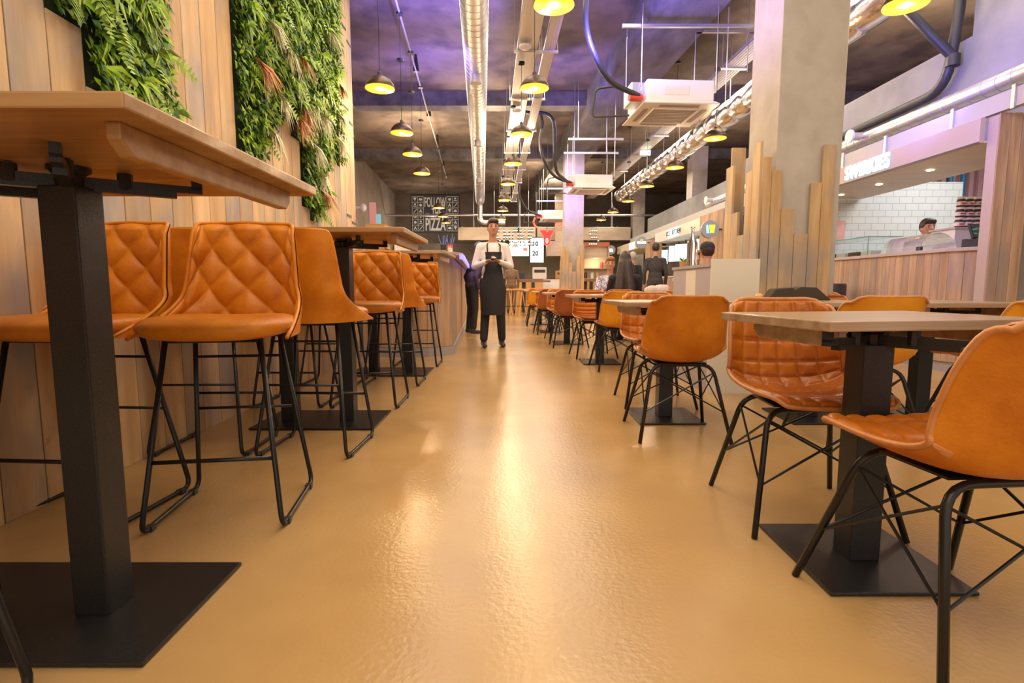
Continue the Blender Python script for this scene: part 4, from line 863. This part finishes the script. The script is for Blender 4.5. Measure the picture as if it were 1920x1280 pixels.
# bulb letters and neon bull sign
FONT = {'S': '01110 10000 01110 00001 11110', 'M': '10001 11011 10101 10001 10001', 'O': '01110 10001 10001 10001 01110', 'K': '10010 10100 11000 10100 10010', 'E': '11110 10000 11100 10000 11110'}
t = thing('bulb_lettering', 'marquee letters made of round white bulbs above the far kitchen', 'lettering', (-.62, 19.0, 2.28)); bar = MB().tube([(-.1, .05, .62), (4.2, .05, .62)], .015, 6)
for q in (0, 1.2, 2.9, 4.1): bar.tube([(q, .05, .62), (q, .05, CZ - 2.28)], .006, 5)
bar.build('support_bar', M['galv'], t)
for ch, x0 in (('S', 0.0), ('M', .34), ('O', .64), ('K', .92), ('E', 1.20), ('S', 3.35)):
    mb = MB(); bk = MB(); rows = FONT[ch].split(); s = 1.5 if x0 > 3 else 1
    for r, row in enumerate(rows):
        for c, v in enumerate(row):
            if v == '1': mb.ell((x0 + c * .05 * s, -.02, .50 * 1 - r * .115), (.020, .020, .020), n=8, k=5); bk.box(x0 + c * .05 * s - .026, x0 + c * .05 * s + .026, -.01, .03, .50 - r * .115 - .058, .50 - r * .115 + .058)
    o = bk.build('letter_' + ch.lower(), M['farwall'], t); setp(mb.build('bulbs', mat('marquee_bulb', (1, .95, .85), emit=(1, .88, .66), est=5), o), kind='stuff')
t = thing('neon_sign', 'red neon bull head sign between the bulb letters and the far pillar', 'neon sign', (1.22, 18.9, 2.30))
TT = Matrix.Translation((0, 0, 0)) @ Matrix.Rotation(R(90), 4, 'X')
MB().prism([(-.25, .48), (-.05, .48), (0, .40), (.05, .48), (.25, .48), (.12, .25), (.10, .0), (0, -.05), (-.10, 0), (-.12, .25)], .03, TT).build('panel', M['redp'], t)
MB().tube([(-.25, -.035, .48), (-.05, -.035, .48), (0, -.035, .40), (.05, -.035, .48), (.25, -.035, .48), (.12, -.035, .25), (.10, -.035, .0), (0, -.035, -.05), (-.10, -.035, 0), (-.12, -.035, .25)], .012, 6, closed=True).build('neon_tube', M['red'], t)
MB().tube([(.035 * math.cos(R(a * 30)), -.036, .12 + .09 * math.sin(R(a * 30))) for a in range(12)], .010, 6, closed=True).build('white_tube', M['neon'], t); B(-.01, .01, 0, .02, .44, CZ - 2.3).build('hanger', M['dark'], t)
for k in range(3): MB().tube([(.30, -.03, .62 + k * .08), (.45, -.03, .66 + k * .08), (.62, -.03, .64 + k * .08)], .02, 6).build('neon_stripe', M['red'], t)
MB().tube([(-.42, -.03, .92), (-.48, -.03, .75), (-.40, -.03, .6), (-.33, -.03, .58)], .035, 6).build('neon_crescent', M['red'], t)
B(-.45, .6, 0, .02, .72, .74).build('carrier_bar', M['dark'], t)
for k, (x, w_, h, m) in enumerate(((-.9, .5, .35, 'steel'), (.1, .35, .25, 'dark'), (.75, .5, .42, 'white'), (1.6, .6, .3, 'card'))):
    o = thing('kitchen_appliance', ['steel appliance', 'low black appliance', 'white appliance', 'brown appliance'][k] + ' on the far kitchen counter', 'appliance', (x, 19.45, 1.1005), 0, 'appliances on the far counter'); B(0, w_, 0, .4, 0, h).build('body', M[m], o, bevel=.015); B(.05, w_ - .05, -.01, 0, h * .55, h * .8).build('panel', M['dark'], o)
t = thing('serving_hatch', 'pale lit serving hatch frame at the far end of the bar', 'hatch', (-2.95, 16.2, 1.2)); B(0, 1.15, 0, .3, 0, .05).build('sill', M['steel'], t); B(0, 1.15, 0, .3, .5, .58).build('head', M['soffit'], t)
for x in (0, 1.1): B(x, x + .05, 0, .3, -1.2, .5).build('post', M['soffit'], t)
point('hatch_glow', (-2.4, 16.0, 1.6), 10, WARM, .1)

# ================================================ PEOPLE
def hand(mb, w_, d, side, curl=.5, k=1.0):
    """palm from the wrist along d, thumb leaving its side"""
    d = Vector(d).normalized(); s = Vector((side, 0, 0)); s = (s - d * s.dot(d)).normalized(); n = d.cross(s).normalized()
    w_ = Vector(w_)
    for j in range(4): o = s * (.024 - .016 * j); mb.cap(w_ + o * .6, w_ + o + d * .075 * k, .015, .0115, 8)
    for j, L in enumerate((.068, .076, .070, .054)):
        a = w_ + s * (.024 - .016 * j) + d * .078; b = a + (d - n * curl * .6).normalized() * L * .55; c = b + (d * .5 - n * curl * 1.4).normalized() * L * .5
        mb.cap(a, b, .0095, .0085, 8); mb.cap(b, c, .0085, .0075, 8)
    a = w_ + s * .022 + d * .022; b = a + (s * .8 + d * .7).normalized() * .036; c = b + (d + s * .15 - n * .3).normalized() * .032; mb.cap(a, b, .012, .010, 8); mb.cap(b, c, .010, .0085, 8)
def person(lab, x, y, rz=0, z=0, arms=None, legs='stand', top='shirt', low='cloth', hair='hair', long_hair=False, bald=False, apron=False, cap=None, vox=.013, sc=1.0, grp=None, lean=0):
    t = thing('person', lab, 'person', (x, y, z), rz, grp); t.scale = (sc, sc, sc)
    hip = Vector((0, 0, .94)) if legs != 'sit' else Vector((0, .05, .52)); up = .50
    ch = hip + Vector((0, -lean, up * .62)); nk = hip + Vector((0, -lean * 1.3 + .01, up + .02)); hd = nk + Vector((0, -.03, .185))
    A = {}
    for s in (-1, 1):
        sh = hip + Vector((s * .175, -lean, up - .055)); A[s] = [sh] + [hip + Vector(q) for q in (arms[0 if s < 0 else 1] if arms else ((s * .235, .02, .16), (s * .225, -.05, -.09)))]
    LG = {}
    for s in (-1, 1):
        a = hip + Vector((s * .09, 0, -.03))
        if legs == 'sit': LG[s] = [a, Vector((s * .12, -.40, .50)), Vector((s * .12, -.42, .09))]
        elif legs == 'stride': LG[s] = [a, Vector((s * .10, -.06 * s - .02, .50)), Vector((s * .13, .02 if s > 0 else -.02, .09))]
        else: LG[s] = [a, Vector((s * .10, -.02, .50)), Vector((s * .11, .02, .09))]
    b = MB(); h_ = Matrix.Rotation(R(-8), 4, 'X')
    b.ell(hd, (.074, .092, .112), n=20, k=14).ell(hd + Vector((0, -.028, -.062)), (.050, .058, .052)).cap(hd + Vector((0, -.092, .012)), hd + Vector((0, -.112, -.022)), .009, .015, 8)
    for s in (-1, 1): b.ell(hd + Vector((s * .076, .008, -.01)), (.010, .020, .032))
    b.cap(nk + Vector((0, .01, -.06)), hd + Vector((0, .015, -.05)), .058, .052).ell(ch, (.155, .105, .19)).ell(hip + Vector((0, 0, .10)), (.135, .095, .14)).ell(hip, (.155, .11, .12))
    for s in (-1, 1):
        q = A[s]; b.cap(nk + Vector((s * .04, .01, -.05)), q[0], .055, .05).cap(q[0], q[1], .050, .038).cap(q[1], q[2], .037, .024); hand(b, q[2], (q[2] - q[1]), -s, .6)
        g = LG[s]; b.cap(g[0], g[1], .082, .055).cap(g[1], g[2], .052, .034).cap(g[2] + Vector((0, .03, -.045)), g[2] + Vector((0, -.15, -.06)), .034, .028)
    blob(b, 'body', M['skin'], t, vox, 2)
    c = MB().ell(ch, (.165, .122, .205)).ell(hip + Vector((0, 0, .10)), (.155, .115, .16)).cap(nk + Vector((0, .01, -.075)), nk + Vector((0, .01, -.02)), .085, .062)
    for s in (-1, 1): q = A[s]; c.cap(nk + Vector((s * .05, .01, -.065)), q[0], .062, .058).cap(q[0], q[1], .058, .046).cap(q[1], q[1].lerp(q[2], .88), .044, .034)
    c.ell(hip + Vector((0, 0, .0)), (.172, .128, .11)); blob(c, 'top', M[top], t, vox, 2)
    c = MB().ell(hip + Vector((0, 0, -.02)), (.168, .125, .115))
    for s in (-1, 1): g = LG[s]; c.cap(g[0], g[1], .096, .070).cap(g[1], g[2] + Vector((0, 0, .03)), .068, .056)
    blob(c, 'trousers', M[low], t, vox, 2)
    for s in (-1, 1): g = LG[s]; blob(MB().cap(g[2] + Vector((0, .035, -.042)), g[2] + Vector((0, -.17, -.058)), .042, .034).cap(g[2] + Vector((0, .02, -.03)), g[2] + Vector((0, .01, .03)), .042, .044), 'shoe', M['dark'], t, .01, 1)
    if not bald:
        hm = MB().ell(hd + Vector((0, .022, .030)), (.087, .096, .110), n=18, k=12).ell(hd + Vector((.005, -.035, .082)), (.074, .066, .046))
        if long_hair: hm.ell(hd + Vector((0, .045, -.03)), (.096, .08, .14)).cap(hd + Vector((-.03, .075, -.05)), hd + Vector((-.07, .13, -.42)), .075, .085).cap(hd + Vector((.03, .075, -.05)), hd + Vector((.07, .13, -.42)), .075, .085)
        blob(hm, 'hair', M[hair], t, .012, 2)
    if cap: blob(MB().ell(hd + Vector((0, .012, .05)), (.092, .104, .088), n=20, k=12), 'cap', M[cap], t, .01, 1)
    f = MB()
    for s in (-1, 1): f.ell(hd + Vector((s * .030, -.083, .008)), (.011, .007, .006), n=8, k=6)
    f.build('eyes', M['dark'], t); MB().ell(hd + Vector((0, -.086, -.052)), (.020, .006, .004), n=8, k=6).build('mouth', M['redp'], t)
    g = MB()
    for s in (-1, 1): g.ell(hd + Vector((s * .031, -.085, .030)), (.017, .006, .004), n=8, k=6)
    g.build('eyebrows', M['hair'], t)
    if apron:
        def ap(u, v):
            a = (u - .5) * 2; wd = (.115 if v > .74 else .115 + .065 * min(1, (.74 - v) / .3)) * (1 - .10 * max(0, .4 - v)); zz = hip.z + up * .74 - (1 - v) * .86; fr = -(.16 + .015 * math.sin(v * 5)) - lean * .62 * v - .012
            return Vector((wd * math.sin(a * 1.35) / .975, fr + (.12 if v < .7 else .07) * (a * a) + .012 * math.sin(u * 9) * (1 - v), zz))
        MB().grid(ap, 16, 30).grid(lambda u, v: ap(u, v) + Vector((0, -.006, 0)), 16, 30, True).build('apron', M['cloth'], t, smooth=True)
        for s in (-1, 1): MB().tube([(s * .085, -.135 - lean, hip.z + up * .72), (s * .09, -.10 - lean, hip.z + up * .92), (s * .06, .0, hip.z + up + .015)], .010, 6).build('apron_strap', M['cloth'], t, smooth=2)
    return t
fr_arms = (((-.255, .0, .18), (-.10, -.26, .24)), ((.25, -.04, .18), (.05, -.28, .24)))
tb_arms = (((-.24, -.12, .14), (-.10, -.36, .26)), ((.24, -.12, .14), (.12, -.36, .24)))
table('dining_table', 'dining table mostly hidden behind the service box', 'table', 2.66, 7.62, .66, .5, .755, (0,), (.2, .2), M['greyoak'], SG)
p = person('waiter in a white shirt and long black apron walking up the aisle', -.27, 7.5, 8, arms=fr_arms, legs='stride', apron=True, vox=.011, sc=1.0, lean=.04)
t = thing('handheld_device', 'small dark handheld device held in the waiter hands', 'device', (-.245, 7.13, 1.20), 8); B(-.04, .04, -.075, .03, 0, .014).build('case', M['dark'], t, bevel=.003); B(-.034, .034, -.068, .022, .014, .0155).build('screen', M['screen'], t)
person('staff member in plum top bending beside the bar, behind the waiter', -.72, 9.6, 120, arms=None, top='plum', low='cloth', cap='navy', lean=.12, sc=.92)
person('man with shaved head in a khaki jacket standing at the far tall tables', -.02, 16.95, 180, top='khaki', low='khaki', bald=True, sc=.94)
person('man in a charcoal hooded top seen from behind, facing the second stall', 3.25, 12.2, 170, top='char', low='char', hair='hair', sc=1.03)
person('grey haired person in a dark coat left of the charcoal hooded man', 2.98, 13.3, 150, top='cloth', low='cloth', hair='greyhair', sc=.95)
person('woman with long dark hair and black top sitting with her back to the camera', 1.66, 7.93, 172, arms=tb_arms, legs='sit', top='cloth', low='cloth', long_hair=True)
person('woman in a floral blouse sitting opposite the woman with long dark hair', 1.68, 9.2, -8, arms=tb_arms, legs='sit', top='floral', low='char', hair='auburn')
person('woman with auburn hair whose face shows above the service box', 2.83, 8.30, 10, arms=tb_arms, legs='sit', z=.05, top='char', hair='auburn', long_hair=True)
person('person in a black cap seen from behind above the service box', 2.50, 6.95, 180, arms=tb_arms, legs='sit', z=.06, top='cloth', cap='cloth')
person('stall worker in white, only his head above the curved food cover', 5.28, 6.9, -10, top='shirt', low='cloth', sc=.96)
person('kitchen worker with dark hair behind the second stall counter', 4.98, 14.0, 60, top='char', low='cloth', sc=.97)
for x, y, r, l in ((2.83, 8.38, 190, 'chair under the woman with auburn hair'), (2.50, 6.90, 0, 'chair under the person in the black cap')): chair('q', x, y, r, l, G2)
